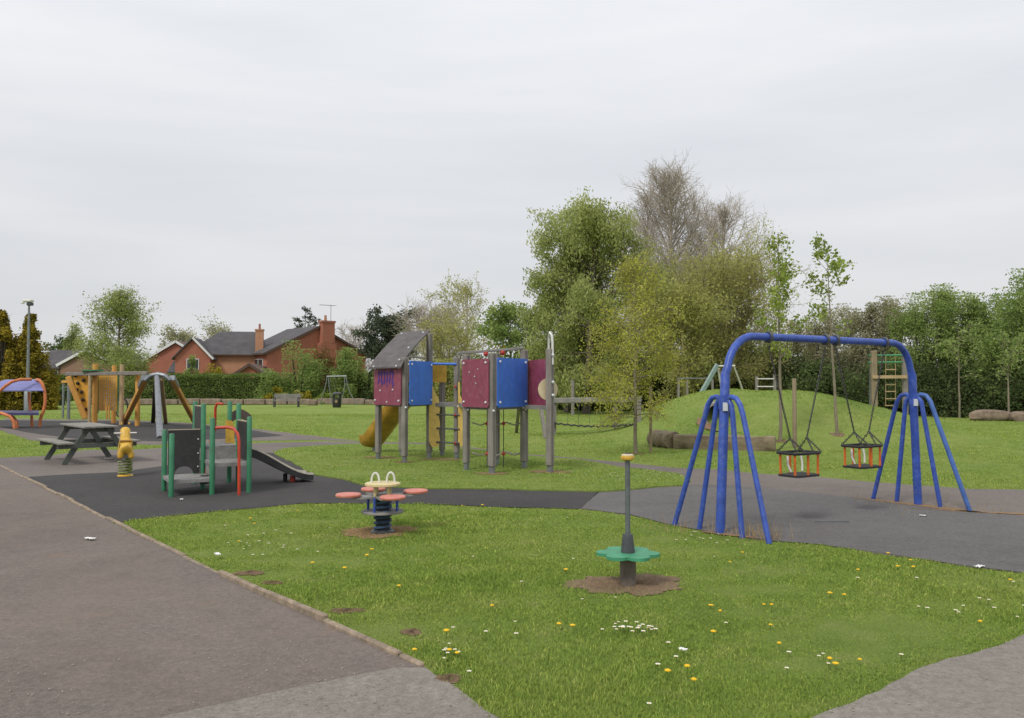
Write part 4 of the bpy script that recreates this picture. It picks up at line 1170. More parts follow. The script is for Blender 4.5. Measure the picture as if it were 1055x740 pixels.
# ------------------------------------------------------------------ goal bar
g = G(70.5, 432)
t = thing('goal_frame', (g.x, g.y, 0), 'yellow crossbar goal on grey posts beside the orange climbing wall', 'goal')
zt = top(70, 393, g.y); g2 = G(52, 431)
MB().tube([(g.x, g.y, 0), (g.x, g.y, zt)], .075, 10).build('post', M['grey_metal'], t, smooth=True)
MB().tube([(g.x - .9, g.y + 1.2, 0), (g.x - .9, g.y + 1.2, zt - .1)], .05, 10).build('post', M['grey_metal'], t, smooth=True)
MB().bar((g.x + .15, g.y, zt), (g.x - .95, g.y + 1.2, zt - .02), .1, .12, bev=.01).build('crossbar', M['wood_orange'], t)
MB().bar((g.x + .1, g.y + .05, zt - .25), (g.x - .6, g.y + .9, zt - .25), .05, .06).build('rail', M['grey_metal'], t)

# ------------------------------------------------------------------ climbing frame (orange boards)
YC = 31.5
C_ = lambda px, py, dy=0: at(px, py, YC + dy)
g = G(100, 436)
t = thing('timber_climber', (g.x, g.y, 0), 'timber climbing frame with orange boards, net and green topped beam', 'climbing frame')
def post(px, pyt, dy, r, m, name='post'):
    p = C_(px, 400, dy); return MB().tube([(p.x, p.y, 0), (p.x, p.y, C_(px, pyt, dy).z)], r, 12).build(name, m, t, smooth=True)
post(98, 375, .0, .10, M['wood_orange']); post(117.5, 376.5, 1.6, .09, M['wood_orange']); post(125.5, 375.5, 0, .085, M['wood_pale'])
post(142, 385, -.6, .09, M['wood_orange']); post(92.5, 385, -.3, .06, M['wood_pale'])
w1 = MB().prism([C_(74, 385.5), C_(91, 384.5), C_(92.5, 430), C_(88.5, 431.5)], (.02, .06, 0)).build('climbing_board', M['ply_orange'], t)
mb = MB().bar(C_(70, 388, -.35), C_(88, 431.5, -.15), .14, .20, bev=.02); mb.build('edge_beam', M['wood_orange'], t)
for px, py in ((77.8, 387), (86, 392), (79, 401.5), (85.5, 412), (84, 404), (80, 395), (88, 422)):
    MB().ball(C_(px, py, -.06), .07, 8, 5).build('climbing_hold', M['dark_panel'], t)
MB().prism([C_(101.5, 384.5, .5), C_(121, 384.5, .5), C_(120.5, 423, .5), C_(101.5, 423.5, .5)], (0, .05, 0)).build('net_board', M['ply_orange'], t)
mb = MB(); rr = random.Random(9)
xs_ = [103 + 2.2 * k for k in range(8)]
for k in range(8): mb.tube([C_(xs_[k], 384, .2), C_(xs_[k] + rr.uniform(-.4, .4), 404, .1), C_(xs_[k], 423, .2)], .008, 4)
for k in range(12): mb.tube([C_(102, 386 + 3.2 * k, .2), C_(110, 386.8 + 3.2 * k, .08), C_(120, 386 + 3.2 * k, .2)], .008, 4)
mb.build('rope_net', M['rope'], t)
for px in (101, 121.5): MB().tube([C_(px, 384, .3), C_(px, 426, .3)], .025, 8).build('net_pole', M['green'], t, smooth=True)
MB().bar(C_(68, 385.5), C_(152, 384.5, -1.0), .12, .14, bev=.015).build('top_beam', M['wood_grey'], t)
MB().prism([C_(84, 382.5, -.4), C_(99, 382, -.5), C_(107, 382.5, -.4), C_(104, 384, .3), C_(86, 384, .3)], (0, 0, .04)).build('top_plate', M['green'], t)
mb = MB()
for k in range(2): mb.tube([C_(110 + 2.5 * k, 418, .0), C_(110 + 2.5 * k, 432, 0)], .03, 8)
mb.build('grab_bar', M['wood_orange'], t)

# ------------------------------------------------------------------ timber leg frame with a grey pole
gp = G(165, 452)
apex = at(163, 387, 27.5)
t = thing('leg_frame_swing', (gp.x, gp.y + 3, 0), 'four legged timber frame with grey metal top brackets and pole', 'swing frame')
legs = [(127, 437, M['wood_orange'], .085), (157.5, 435.5, M['twig_dark'], .075), (171, 436.5, M['wood_pale'], .07), (202, 437, M['wood_orange'], .08)]
for px, py, m_, r_ in legs:
    b_ = G(px, py); b_ = Vector((b_.x * .93, b_.y * .93, 0)) if False else b_
    a_ = apex + Vector(((px - 163) * .012, 0, -.12))
    MB().bar((b_.x, b_.y, -.02), a_, r_ * 2, r_ * 2, bev=.02).build('leg', m_, t)
    dv = (b_ - a_); f = .16
    if abs(px - 163) > 20: MB().bar(a_ + Vector((0, -.02, .04)), a_ + dv * f + Vector((0, -.02, .04)), r_ * 2.5, r_ * 2.4, bev=.02).build('bracket', M['grey_metal'], t)
MB().tube([apex + Vector((-.42, -.02, -.16)), apex + Vector((-.22, -.02, .0)), apex + Vector((0, -.02, .05)), apex + Vector((.22, -.02, .0)), apex + Vector((.42, -.02, -.16))], .075, 8).build('bracket', M['grey_metal'], t)
MB().tube([(gp.x, gp.y, 0), apex + Vector((0, -.1, -.05))], [.10, .085], 12).build('pole', M['grey_metal'], t, smooth=True)
# dangling ring seat with chain
c0 = G(125, 434) + Vector((0, 0, .12))
tr_ = thing('ring_swing', (c0.x, c0.y, 0), 'thin dark ring swing seat hanging beside the orange leg', 'swing seat')
ring = [c0 + Vector((.26 * math.cos(a), .05 * math.sin(a), .45 + .40 * math.sin(a))) for a in [2 * PI * k / 18 for k in range(18)]]
MB().tube(ring, .035, 8, closed=True).build('ring', M['black_rubber'], tr_, smooth=True)
MB().tube([ring[4], (ring[4] + apex) / 2 + Vector((0, 0, -.2)), apex + Vector((-.2, 0, -.2))], .014, 5).build('chain', M['chain'], tr_)

# ------------------------------------------------------------------ picnic table
cx, cy = -8.74, 17.05; rz = math.atan2(-.75, .66)
t = thing('picnic_table', (cx, cy, 0), 'weathered grey green timber picnic table with attached benches', 'table', rz=rz)
rr = random.Random(4)
for k in range(5):
    MB().box((rr.uniform(-.01, .01), -.26 + .13 * k, .735 + rr.uniform(-.003, .003)), (1.9, .118, .038), bev=.006).build('tabletop_plank', M['wood_table'], t, local=True)
for s in (-1, 1):
    for k in range(2): MB().box((0, s * (.54 + .14 * k), .43), (1.9, .128, .038), bev=.006).build('seat_plank', M['wood_table'], t, local=True)
for sx in (-.72, .72):
    for s in (-1, 1):
        MB().bar((sx + .05 * s, s * .60, 0), (sx + .05 * s, s * .17, .715), .045, .10).build('leg', M['table_leg'], t, local=True)
    MB().bar((sx + .002, -.73, .365), (sx + .002, .73, .365), .04, .09).bar((sx + .003, -.3, .67), (sx + .003, .3, .67), .04, .08).build('crossbeam', M['table_leg'], t, local=True)

# ------------------------------------------------------------------ spring animal
g = G(129, 491)
t = thing('spring_rider', (g.x, g.y, 0), 'yellow moulded animal rocker on a striped spring', 'spring rider', rz=R(117))
sp = []
for k in range(90):
    a = k / 89 * 2 * PI * 5; sp.append((.105 * math.cos(a), .105 * math.sin(a), .05 + k / 89 * .24))
MB().tube(sp, .017, 6).build('spring', plain('green_yellow_spring', (.20, .24, .06), .5, .5, 30), t, local=True, smooth=True)
MB().lathe([(.13, 0), (.13, .02), (.10, .04)], n=16).build('base_plate', M['yellow'], t, local=True)
def skin_body(name, verts, edges, radii, mat, parent, root=0, lv=2):
    me = bpy.data.meshes.new(name); me.from_pydata(verts, edges, [])
    ob = bpy.data.objects.new(name, me); col.objects.link(ob)
    sm = ob.modifiers.new('skin', 'SKIN'); sd_ = me.skin_vertices[0].data if me.skin_vertices else None
    if sd_ is None:
        bpy.context.view_layer.objects.active = ob
        bpy.context.view_layer.update(); sd_ = me.skin_vertices[0].data
    for i, r_ in enumerate(radii): sd_[i].radius = r_ if isinstance(r_, tuple) else (r_, r_); sd_[i].use_root = i == root
    ss = ob.modifiers.new('sub', 'SUBSURF'); ss.levels = ss.render_levels = lv
    dg = bpy.context.evaluated_depsgraph_get(); me2 = bpy.data.meshes.new_from_object(ob.evaluated_get(dg))
    bpy.data.objects.remove(ob); o2 = bpy.data.objects.new(name, me2); me2.materials.clear(); me2.materials.append(mat)
    for p in me2.polygons: p.use_smooth = True
    col.objects.link(o2); o2.parent = parent; return o2
V_ = [(-.15, 0, .49), (.0, 0, .49), (.13, 0, .53), (.19, 0, .66), (.22, 0, .79), (.34, 0, .76),
      (-.16, .075, .42), (-.17, .09, .31), (-.16, -.075, .42), (-.17, -.09, .31), (.12, .075, .43), (.15, .09, .32), (.12, -.075, .43), (.15, -.09, .32), (-.25, 0, .56)]
E_ = [(0, 1), (1, 2), (2, 3), (3, 4), (4, 5), (0, 6), (6, 7), (0, 8), (8, 9), (2, 10), (10, 11), (2, 12), (12, 13), (0, 14)]
rad = [(.12, .12), (.105, .11), (.10, .11), .08, (.105, .11), .05, .06, .045, .06, .045, .055, .04, .055, .04, .03]
bd = skin_body('body', V_, E_, rad, M['yellow'], t, 1)
bd.parent = t
for s in (-1, 1): MB().ball((.2, s * .06, .90), .022, 8, 6, (.6, .7, 1.1)).build('ear', M['yellow'], t, local=True, smooth=True)
MB().tube([(.17, -.18, .735), (.17, .18, .735)], .013, 8).build('handlebar', M['white'], t, local=True, smooth=True)
MB().box((-.02, 0, .615), (.24, .2, .03), bev=.012).build('saddle', plain('brown_yellow_saddle', (.35, .18, .03), .5), t, local=True)

# ------------------------------------------------------------------ toddler unit
A_ = Vector((-4.78, 11.62, 0)); u_ = Vector((.9, .44, 0)).normalized(); v_ = Vector((-.50, .866, 0)).normalized()
def P(u, v, z=0): return A_ + u_ * u + v_ * v + Vector((0, 0, z))
t = thing('toddler_climbing_unit', tuple(P(.5, .7)), 'low green posted toddler climbing unit with grey decks and small slide', 'play unit')
def gp_(u, v, h_): return MB().tube([P(u, v, 0), P(u, v, h_), P(u, v, h_ + .012)], [.036, .036, .028], 14).build('post', M['green'], t, smooth=True)
for (u, v, h_) in ((0, 0, .88), (.54, 0, 1.09), (1.05, 0, 1.10), (0, .75, .90), (.54, .75, 1.28), (1.05, .75, 1.28), (.54, 1.5, 1.30), (1.05, 1.42, 1.30)): gp_(u, v, h_)
def deck(u0, u1, v0, v1, z): 
    MB().prism([P(u0, v0, z), P(u1, v0, z), P(u1, v1, z), P(u0, v1, z)], (0, 0, .05)).build('deck', M['grey_deck'], t)
deck(-.02, .56, .0, .78, .19); deck(.56, 1.05, .0, .76, .40); deck(.54, 1.05, .77, 1.5, .60)
MB().prism([P(.57, .74, .45), P(1.03, .74, .45), P(1.03, .74, .60), P(.57, .74, .60)], (0, .03, 0)).build('riser', M['grey_deck'], t)
MB().prism([P(.575, .05, .20), P(.575, .70, .20), P(.575, .70, .41), P(.575, .05, .41)], (.02, 0, 0)).build('riser', M['grey_deck'], t)
def panel(pts, m_, off, nm='side_panel', arch=None):
    return MB().prism(pts, off).build(nm, m_, t)
arc = [P(.27 + .13 * math.cos(a), .755, .25 + .11 * math.sin(a)) for a in [PI * k / 8 for k in range(9)]]
pan = panel([P(.05, .755, .25), *arc[::-1], P(.49, .755, .25), P(.49, .755, .90), P(.05, .755, .90)], M['dark_panel'], (-v_ * .03))
MB().prism([P(.05, .755, .902), P(.49, .755, .902), P(.49, .722, .902), P(.05, .722, .902)], (0, 0, .012)).build('panel_edge', M['cut_edge'], pan)
mb = MB()
for z in (.35, .55, .76):
    for uu in (.075, .465): mb.ball(P(uu, .72, z), .012, 6, 4)
mb.build('bolt', M['bolt'], pan)
pan = panel([P(.0, .05, .25), P(.0, .70, .25), P(.0, .70, .88), P(.0, .05, .88)], M['dark_panel'], (u_ * .025), 'side_panel') if False else None
pan = panel([P(.555, .80, .62), P(.555, 1.45, .62), P(.555, 1.45, 1.24), P(.555, .80, 1.24)], M['dark_panel'], (-u_ * .03))
MB().prism([P(.555, .80, 1.242), P(.555, 1.45, 1.242), P(.525, 1.45, 1.242), P(.525, .80, 1.242)], (0, 0, .012)).build('panel_edge', M['cut_edge'], pan)
pan = panel([P(1.05, .06, .47), P(1.05, .69, .47), P(1.05, .69, 1.03), P(1.05, .06, 1.03)], M['dark_panel'], (-u_ * .03))
MB().prism([P(1.05, .06, 1.032), P(1.05, .69, 1.032), P(1.02, .69, 1.032), P(1.02, .06, 1.032)], (0, 0, .012)).build('panel_edge', M['cut_edge'], pan)
arch = [P(1.04 + .36 * k / 8, 1.5, 1.08 + .10 * math.sin(PI * k / 8)) for k in range(9)]
archb = [P(1.08 + .28 * k / 8, 1.5, .95 + .08 * math.sin(PI * k / 8)) for k in range(9)]
panel(arch + [P(1.40, 1.5, .95)] + archb[::-1] + [P(1.04, 1.5, .95)], plain('brown_panel', (.10, .07, .06), .6), (v_ * .03), 'arch_panel')
panel([P(.97, 1.30, .62), P(1.10, 1.30, .62), P(1.10, 1.30, .90), P(1.06, 1.30, 1.0), P(.97, 1.30, 1.02)], M['yellow'], (v_ * .03), 'yellow_cheek')
hoop = [P(.58, -.02, .96), P(.72, -.08, .97), P(.80, -.14, .95), P(.845, -.20, .88), P(.86, -.22, .78), P(.865, -.235, 0)]
MB().tube(hoop, .022, 10).build('handrail', M['red'], t, smooth=True)
hoop = [P(.98, 1.62, 1.26), P(.9, 1.68, 1.27), P(.88, 1.70, 1.2), P(.88, 1.72, .85), P(.80, 1.74, .6), P(.76, 1.78, .0)]
MB().tube(hoop, .022, 10).build('handrail', M['red'], t, smooth=True)
MB().box(P(.50, .35, .19), (.1, .1, .12)).build('foot_block', M['dark_panel'], t)
# slide
def SL(s, w_, z): return P(1.10 + s, 1.08 + w_, z)
N = 14; prof = []
for k in range(N + 1):
    s = k / N; e = s * s * (3 - 2 * s); prof.append((s * 1.14, .53 - .48 * e))
mb = MB(); vs = []
for (s, z) in prof: vs += [SL(s, -.19, z), SL(s, .19, z), SL(s, .19, z - .02), SL(s, -.19, z - .02)]
fs = []
for k in range(N):
    for j in range(4): fs.append((4 * k + j, 4 * k + (j + 1) % 4, 4 * k + 4 + (j + 1) % 4, 4 * k + 4 + j))
fs += [(0, 3, 2, 1), (4 * N, 4 * N + 1, 4 * N + 2, 4 * N + 3)]
sl = mb.add(vs, fs).build('slide', M['grey_metal'], t)
for w0, w1 in ((-.215, -.19), (.19, .215)):
    vs = []; fs = []
    for (s, z) in prof: vs += [SL(s, w0, z + .075), SL(s, w1, z + .075), SL(s, w1, z - .07 + .07 * s / 1.14), SL(s, w0, z - .07 + .07 * s / 1.14)]
    for k in range(N):
        for j in range(4): fs.append((4 * k + j, 4 * k + (j + 1) % 4, 4 * k + 4 + (j + 1) % 4, 4 * k + 4 + j))
    fs += [(0, 3, 2, 1), (4 * N, 4 * N + 1, 4 * N + 2, 4 * N + 3)]
    c_ = MB().add(vs, fs).build('slide_cheek', M['dark_panel'], sl)
    vs = [];
    for (s, z) in prof: vs += [SL(s, w0 - .004, z + .105), SL(s, w1 + .004, z + .105), SL(s, w1 + .004, z + .0755), SL(s, w0 - .004, z + .0755)]
    MB().add(vs, fs).build('slide_rim', M['cream_rim'], sl)
MB().bar(SL(.86, -.02, 0), SL(.86, -.02, .10), .08, .07).build('slide_foot', M['red'], sl)
MB().bar(SL(.76, .05, 0), SL(.76, .05, .14), .07, .05).bar(SL(1.06, 0, 0), SL(1.09, 0, .04), .34, .06).build('slide_support', M['black_rubber'], sl)

# ------------------------------------------------------------------ big climbing tower
gz = .03
p1 = Vector((-2.78, 17.2, gz)); p2 = Vector((-2.13, 16.4, gz)); p3 = Vector((-1.74, 17.4, gz)); p0 = Vector((-2.40, 18.0, gz)); p4 = Vector((-1.15, 17.25, gz)); p5 = Vector((-1.52, 18.0, gz))
qa = Vector((-.83, 15.05, gz)); qb = Vector((-.35, 14.42, gz)); qc = Vector((.226, 15.35, gz)); qd = Vector((.672, 14.6, gz)); qe = Vector((-.30, 15.95, gz))
t = thing('climbing_tower', (-.9, 16.2, gz), 'large timber climbing tower with blue and raspberry panels, roof and yellow slide', 'play tower')
def tpost(p, zt, w_=.105, rot=None, cap=True):
    rot = rot if rot is not None else .9
    o = MB()
    for s in (-1, 1):
        off = Vector((math.cos(rot), math.sin(rot), 0)) * s * w_ * .27
        o.box((p.x + off.x, p.y + off.y, (zt + .12) / 2 + gz), (w_ * .5, w_, zt - .12 - 0), rz=rot, bev=.012)
    po = o.build('post', M['wood_grey'], t)
    MB().box((p.x, p.y, .16), (w_ * .55, w_ * .8, .30), rz=rot).build('post_foot', M['grey_metal'], po)
    return po
ZP = 2.06
tpost(p1, ZP - .12); tpost(p2, ZP + .02); tpost(p3, 2.62); tpost(p0, 2.62); tpost(p4, ZP + .05); tpost(p5, ZP - .1)
tpost(qa, ZP + .03); tpost(qb, ZP + .04, .115); tpost(qc, ZP + .13, .115); tpost(qd, ZP + .12, .115); tpost(qe, ZP + .1)
zd = 1.13
def tdeck(pts, nm='deck'): 
    MB().prism([Vector((p.x, p.y, zd)) for p in pts], (0, 0, .07)).build(nm, M['wood_grey_x'], t)
tdeck([p1, p2, p3, p0]); tdeck([p3, p4, p5, p0]); tdeck([qa, qb, qc, qe])
tdeck([qb * .08 + qc * .92, qd, qc + Vector((.42, .3, 0)) , qc + Vector((.1, .3, 0))])
tdeck([p4 + Vector((.03, 0, 0)), qa + Vector((-.05, .05, 0)), qe, p5], 'bridge_deck')
def tpanel(a, b, z0, z1, m_, inset=.07, bolts=True, out=.075, sh=None, nm='panel', curve=0, ends=(0, 0)):
    d = (b - a); Ln = d.length; d = d.normalized(); n_ = Vector((d.y, -d.x, 0))
    a2 = a + d * (inset + ends[0]); b2 = b - d * (inset + ends[1]); L2 = (b2 - a2).length
    def q(u, z, o): return Vector((a2.x + d.x * u + n_.x * o, a2.y + d.y * u + n_.y * o, z))
    c = .03
    pts = [(c, z0), (L2 - c, z0), (L2, z0 + c), (L2, z1 - c), (L2 - c, z1), (c, z1), (0, z1 - c), (0, z0 + c)]
    if curve:
        pts = [(c, z0), (L2 - c, z0), (L2, z0 + c)] + [(L2 * (1 - k / 8), z1 + curve * math.sin(PI * (.1 + .4 * (1 - k / 8)))) for k in range(9)] + [(0, z0 + c)]
    pn = MB().prism([q(u, z, out) for u, z in pts], n_ * .02).build(nm, m_, t)
    if bolts:
        for u in (.07, L2 - .07):
            for z in (z0 + .09, z1 - .07):
                MB().ball(q(u, z, out + .024), .024, 8, 5).build('bolt', M['bolt'], pn, smooth=True)
    return pn, q, L2
pn, q, L2 = tpanel(p1, p2, 1.16, 1.98, M['maroon'], .0, ends=(-.03, -.0))
rr = random.Random(12)
for k in range(6):
    u = L2 * (.2 + .62 * k / 6); mb = MB()
    for s in (-1, 1): mb.bar(q(u - .035 * s, 1.86 - rr.uniform(0, .05), .098), q(u + .035 * s, 1.66 - rr.uniform(0, .12), .098), .008, .022)
    mb.bar(q(u, 1.88, .098), q(u, 1.60 - rr.uniform(0, .1), .098), .008, .018)
    mb.build('purple_mark', M['purple'], pn)
for u, z in ((.25, 1.45), (.72, 1.47), (.5, 1.22)): MB().ball(q(L2 * u, z, .098), .02, 8, 5).build('bolt', M['bolt'], pn)
tpanel(p2, p3, 1.16, 2.05, M['panel_blue'], .04)
pn, q, L2 = tpanel(qa, qb, 1.175, 2.03, M['maroon'], .0, ends=(-.01, -.02))
for u, z in ((.3, 1.8), (.5, 1.72), (.62, 1.85), (.55, 1.6)): MB().ball(q(L2 * u, z, .098), .012, 8, 5).build('bolt', M['bolt'], pn)
tpanel(qb, qc, 1.175, 2.05, M['panel_blue'], .04)
e1 = qc + Vector((.15, .38, 0)); e2 = qd + Vector((.0, .28, 0))
tpanel(qc + Vector((.03, .32, 0)), qd + Vector((.02, .36, 0)), 1.19, 1.99, M['maroon'], .0, curve=.05, nm='curved_panel', bolts=False)
def disc(c, r, nrm, m_, nm, th=.02, half=None, parent=None):
    nrm = Vector(nrm).normalized(); U = nrm.cross(Vector((0, 0, 1))).normalized(); W_ = Vector((0, 0, 1))
    pts = [c + U * r * math.cos(a) + W_ * r * 1.05 * math.sin(a) for a in [2 * PI * k / 28 for k in range(28)]]
    return MB().prism(pts, nrm * th).build(nm, m_, parent or t)
n_ = Vector((.35, -1, 0))
disc(Vector((.235, 15.48, 1.91)), .165, n_, M['cream'], 'round_panel')
disc(Vector((.635, 14.70, 1.49)), .185, n_, M['cream'], 'round_panel')
for z in (2.1, 1.62, 1.39): MB().ball((qd.x + .05, qd.y - .075, z), .028, 8, 5).build('bolt', M['bolt'], t, smooth=True)
for p in (p2, p3, qb, qc, qa, p4):
    for z in (1.12,): MB().ball((p.x + .03, p.y - .07, z), .024, 8, 5).build('bolt', M['bolt'], t, smooth=True)
pole = [qd + Vector((.045, -.03, 1.9)), qd + Vector((.045, -.02, 2.30)), qd + Vector((.03, -.02, 2.42)), qd + Vector((.0, .0, 2.47)), qd + Vector((-.012, .12, 2.40)), qd + Vector((-.012, .18, 2.2)), qd + Vector((-.012, .2, 1.3))]
MB().tube(pole, .022, 10).build('grab_hoop', M['white'], t, smooth=True)
# roof sheet rising from the low front edge over p1-p2 to the two tall posts
N = 10; lo_a, lo_b = p1 + Vector((-.16, -.18, 0)), p2 + Vector((-.05, -.22, 0)); hi_a, hi_b = p0 + Vector((-.05, .1, 0)), p3 + Vector((.0, .12, 0))
vs = []
for k in range(N + 1):
    s = k / N; z = 1.93 + (.80) * (s ** .8)
    for (a, b) in ((lo_a, hi_a), (lo_b, hi_b)):
        pnt = a.lerp(b, s); vs.append(Vector((pnt.x, pnt.y, z)))
M2 = 2 * (N + 1)
fs = [(2 * k, 2 * k + 1, 2 * k + 3, 2 * k + 2) for k in range(N)]
vt = [v + Vector((0, 0, -.03)) for v in vs]
fs2 = [tuple(i + M2 for i in f)[::-1] for f in fs] + [(2 * k, 2 * k + 2, 2 * k + 2 + M2, 2 * k + M2) for k in range(N)] + [(2 * k + 1, 2 * k + 1 + M2, 2 * k + 3 + M2, 2 * k + 3) for k in range(N)] + [(0, M2, M2 + 1, 1), (2 * N, 2 * N + 1, 2 * N + 1 + M2, 2 * N + M2)]
rf = MB().add(vs + vt, fs + fs2).build('roof', M['felt'], t)
for k, s in ((0, 0), (0, 1), (4, 1), (9, 0), (9, 1), (1, 1)):
    v = vs[2 * k + s]; w2 = vs[2 * k + 1 - s]; MB().ball(v.lerp(w2, .14) + Vector((0, -.01, .01)), .022, 8, 5).build('bolt', M['bolt'], rf)
# blue top bar, ladder, side cheeks
MB().tube([p3 + Vector((.0, -.06, 1.98)), p4 + Vector((0, -.06, 1.97))], .025, 10).build('top_bar', M['panel_blue'], t, smooth=True)
def cheek(p, x0, x1, nm='ladder_cheek'):
    pts = []
    for k in range(15):
        z = .30 + .92 * k / 14; pts.append((x1 + .012 * math.sin(k * 1.25), z))
    pts2 = [(x0, 1.55), (x0, .38), (x0 + .03, .27)]
    al = [(x1 * .3 + x0 * .7, 1.62)]
    poly = [Vector((p.x + a, p.y - .09, z + gz)) for a, z in ([(x0, .36), (x0 + .06, .24), (x1 - .04, .24)] + pts + [(x1 - .06, 1.32), (x0 + .03, 1.6), (x0, 1.6)])]
    return MB().prism(poly, (0, .025, 0)).build(nm, M['pale_yellow'], t)
cheek(p3, .0, .22); cheek(p4, .03, .13)
for z in (.34, .63, .92): MB().tube([p3 + Vector((.16, -.10, z)), p4 + Vector((.06, -.10, z - .01))], .018, 8).build('rung', M['dark_grey'], t, smooth=True)
for z in (.33, .91, 1.5): MB().ball(p4 + Vector((-.03, -.1, z)), .026, 8, 5).build('rung_cap', M['red_cap'], t)
pn, q, L2 = tpanel(p0 + Vector((.05, 0, 0)), p5 + Vector((.1, .0, 0)), 1.62, 2.0, M['yellow'], 0, False, nm='rear_panel')
MB().tube([p0 + Vector((.1, -.1, 2.06)), p0 + Vector((.15, -.1, 2.14)), p3 + Vector((-.1, .4, 2.12)), p3 + Vector((-.04, .4, 2.05))], .02, 8).build('grab_bar', M['white'], t)
# overhead beam with climbing net
ba, bb = Vector((-1.02, 15.35, 2.16)), qc + Vector((0, -.02, 2.22))
MB().bar(ba, bb, .05, .05, bev=.008).build('overhead_beam', M['wood_grey_x'], t)
for s in (.43, .68): MB().ball(ba.lerp(bb, s) + Vector((0, 0, -.05)), .05, 8, 6).build('connector', M['red_cap'], t)
na, nb = qa + Vector((.08, .35, 0)), qc + Vector((-.02, .1, 0))
mb = MB()
for z in (.84, .28):
    mb.tube([na.lerp(nb, s) + Vector((0, 0, z - .05 * math.sin(PI * s * 3) ** 2)) for s in [k / 12 for k in range(13)]], .014, 6)
mb.build('net_rope', M['rope'], t)
mb = MB()
for s in (.3, .62): mb.tube([na.lerp(nb, s) + Vector((0, 0, z)) for z in (.0, .28, .84, 1.12)], .008, 5)
mb.build('net_rope', M['rope_dark'], t)
for s in (.3, .62, .98):
    for z in (.26, .82): MB().ball(na.lerp(nb, s) + Vector((0, -.02, z)), .036, 8, 6).build('net_knot', M['red_cap'], t)
MB().bar(p3 + Vector((0, -.03, 1.12)), p4 + Vector((0, -.03, 1.12)), .05, .08).build('deck_beam', M['wood_grey_x'], t)
# wide slide
N = 18; cs = []
s0 = Vector((-2.20, 17.95, 1.20)); s1 = Vector((-3.30, 19.25, .16))
for k in range(N + 1):
    s = k / N; e = min(1, s * 1.12); z = 1.20 - 1.04 * (e ** 1.15) if e < .85 else None
    zz = 1.18 * (1 - e) ** 1.05 + .17
    pt = s0.lerp(s1, s); cs.append(Vector((pt.x, pt.y, max(.17, zz) + .05 * (1 if s > .93 else 0) * 0)))
dr = (s1 - s0); dr.z = 0; dr.normalize(); nr = Vector((-dr.y, dr.x, 0)); vs = []; K_ = 9
for c in cs:
    for k in range(K_):
        a = PI * (k / (K_ - 1)); vs.append(c + nr * .27 * math.cos(a) + Vector((0, 0, .24 - .26 * math.sin(a) ** .7)))
    for k in range(K_):
        a = PI * (1 - k / (K_ - 1)); vs.append(c + nr * .305 * math.cos(a) + Vector((0, 0, .24 - .30 * math.sin(a) ** .7)))
Q = 2 * K_; fs = []
for i in range(N):
    for k in range(Q): fs.append((i * Q + k, i * Q + (k + 1) % Q, (i + 1) * Q + (k + 1) % Q, (i + 1) * Q + k))
fs += [tuple(range(Q))[::-1], tuple(N * Q + k for k in range(Q))]
sl = MB().add(vs, fs).build('slide', M['slide_yellow'], t, smooth=True)
MB().tube([(s1.x + .12, s1.y - .14, 0), (s1.x + .12, s1.y - .14, .17)], .05, 10).build('slide_foot', M['grey_metal'], sl)

# ------------------------------------------------------------------ blue swing frame
bl = G(742, 550); br = G(946, 520.5)
bl.z = br.z = 0
bd_ = (br - bl).normalized(); pd = Vector((bd_.y, -bd_.x, 0))
t = thing('blue_swing', tuple((bl + br) / 2), 'blue arched tubular swing frame with fanned legs', 'swing frame')
ZB = 2.12; r0 = .42
li = bl + bd_ * .13; ri = br - bd_ * .13
def arcpts(base, inner, sgn):
    o = [base, base.lerp(inner, .75) + Vector((0, 0, ZB - r0))]
    for k in range(1, 9):
        a = PI / 2 * k / 8
        o.append(inner + bd_ * sgn * r0 * (1 - math.cos(a)) + Vector((0, 0, ZB - r0 + r0 * math.sin(a))))
    return o
main = arcpts(bl, li, 1) + arcpts(br, ri, -1)[::-1]
mid_ = Vector((0, 0, 1.42))
MB().tube(main, [.050, .050] + [.043] * (len(main) - 4) + [.050, .050], 18).build('top_tube', M['blue'], t, smooth=True)
for base, inner, sg in ((bl, li, -1), (br, ri, 1)):
    jn = base.lerp(inner, .55) + mid_
    for k, sp in enumerate((-.66, -.30, .30, .66)):
        foot = base + pd * sp + bd_ * sg * (.02 if abs(sp) > .5 else .0)
        s = 1 if sp > 0 else -1; w_ = abs(sp)
        if w_ > .5: pts = [jn + pd * s * .03, jn + pd * s * .10 + Vector((0, 0, .035)), jn + pd * s * .17 + Vector((0, 0, .02)), jn + pd * s * .225 + Vector((0, 0, -.05)), jn + pd * s * .26 + Vector((0, 0, -.15)), foot]
        else: pts = [jn + pd * s * .03 + Vector((0, 0, -.0)), jn + pd * s * .075 + Vector((0, 0, -.01)), jn + pd * s * .105 + Vector((0, 0, -.06)), jn + pd * s * .12 + Vector((0, 0, -.15)), foot]
        MB().tube(pts, .0285, 12).build('leg', M['blue_light'] if (sg > 0 and sp > .5) else M['blue'], t, smooth=True)
    MB().tube([jn + Vector((0, 0, -.10)), jn + Vector((0, 0, .05))], .058, 16).build('collar', M['blue'], t, smooth=True)
    MB().box(jn + pd * .0 + Vector((.0, -.058, -.07)), (.05, .02, .09)).build('plate', M['bolt'], t)
def on_beam(px):
    a = li + Vector((0, 0, ZB)); d = ray(px, 346); k = d.x / d.y
    s = (k * a.y - a.x) / (bd_.x - k * bd_.y); return a + bd_ * s
hang = [on_beam(x) for x in (791.5, 850, 860.5, 911)]
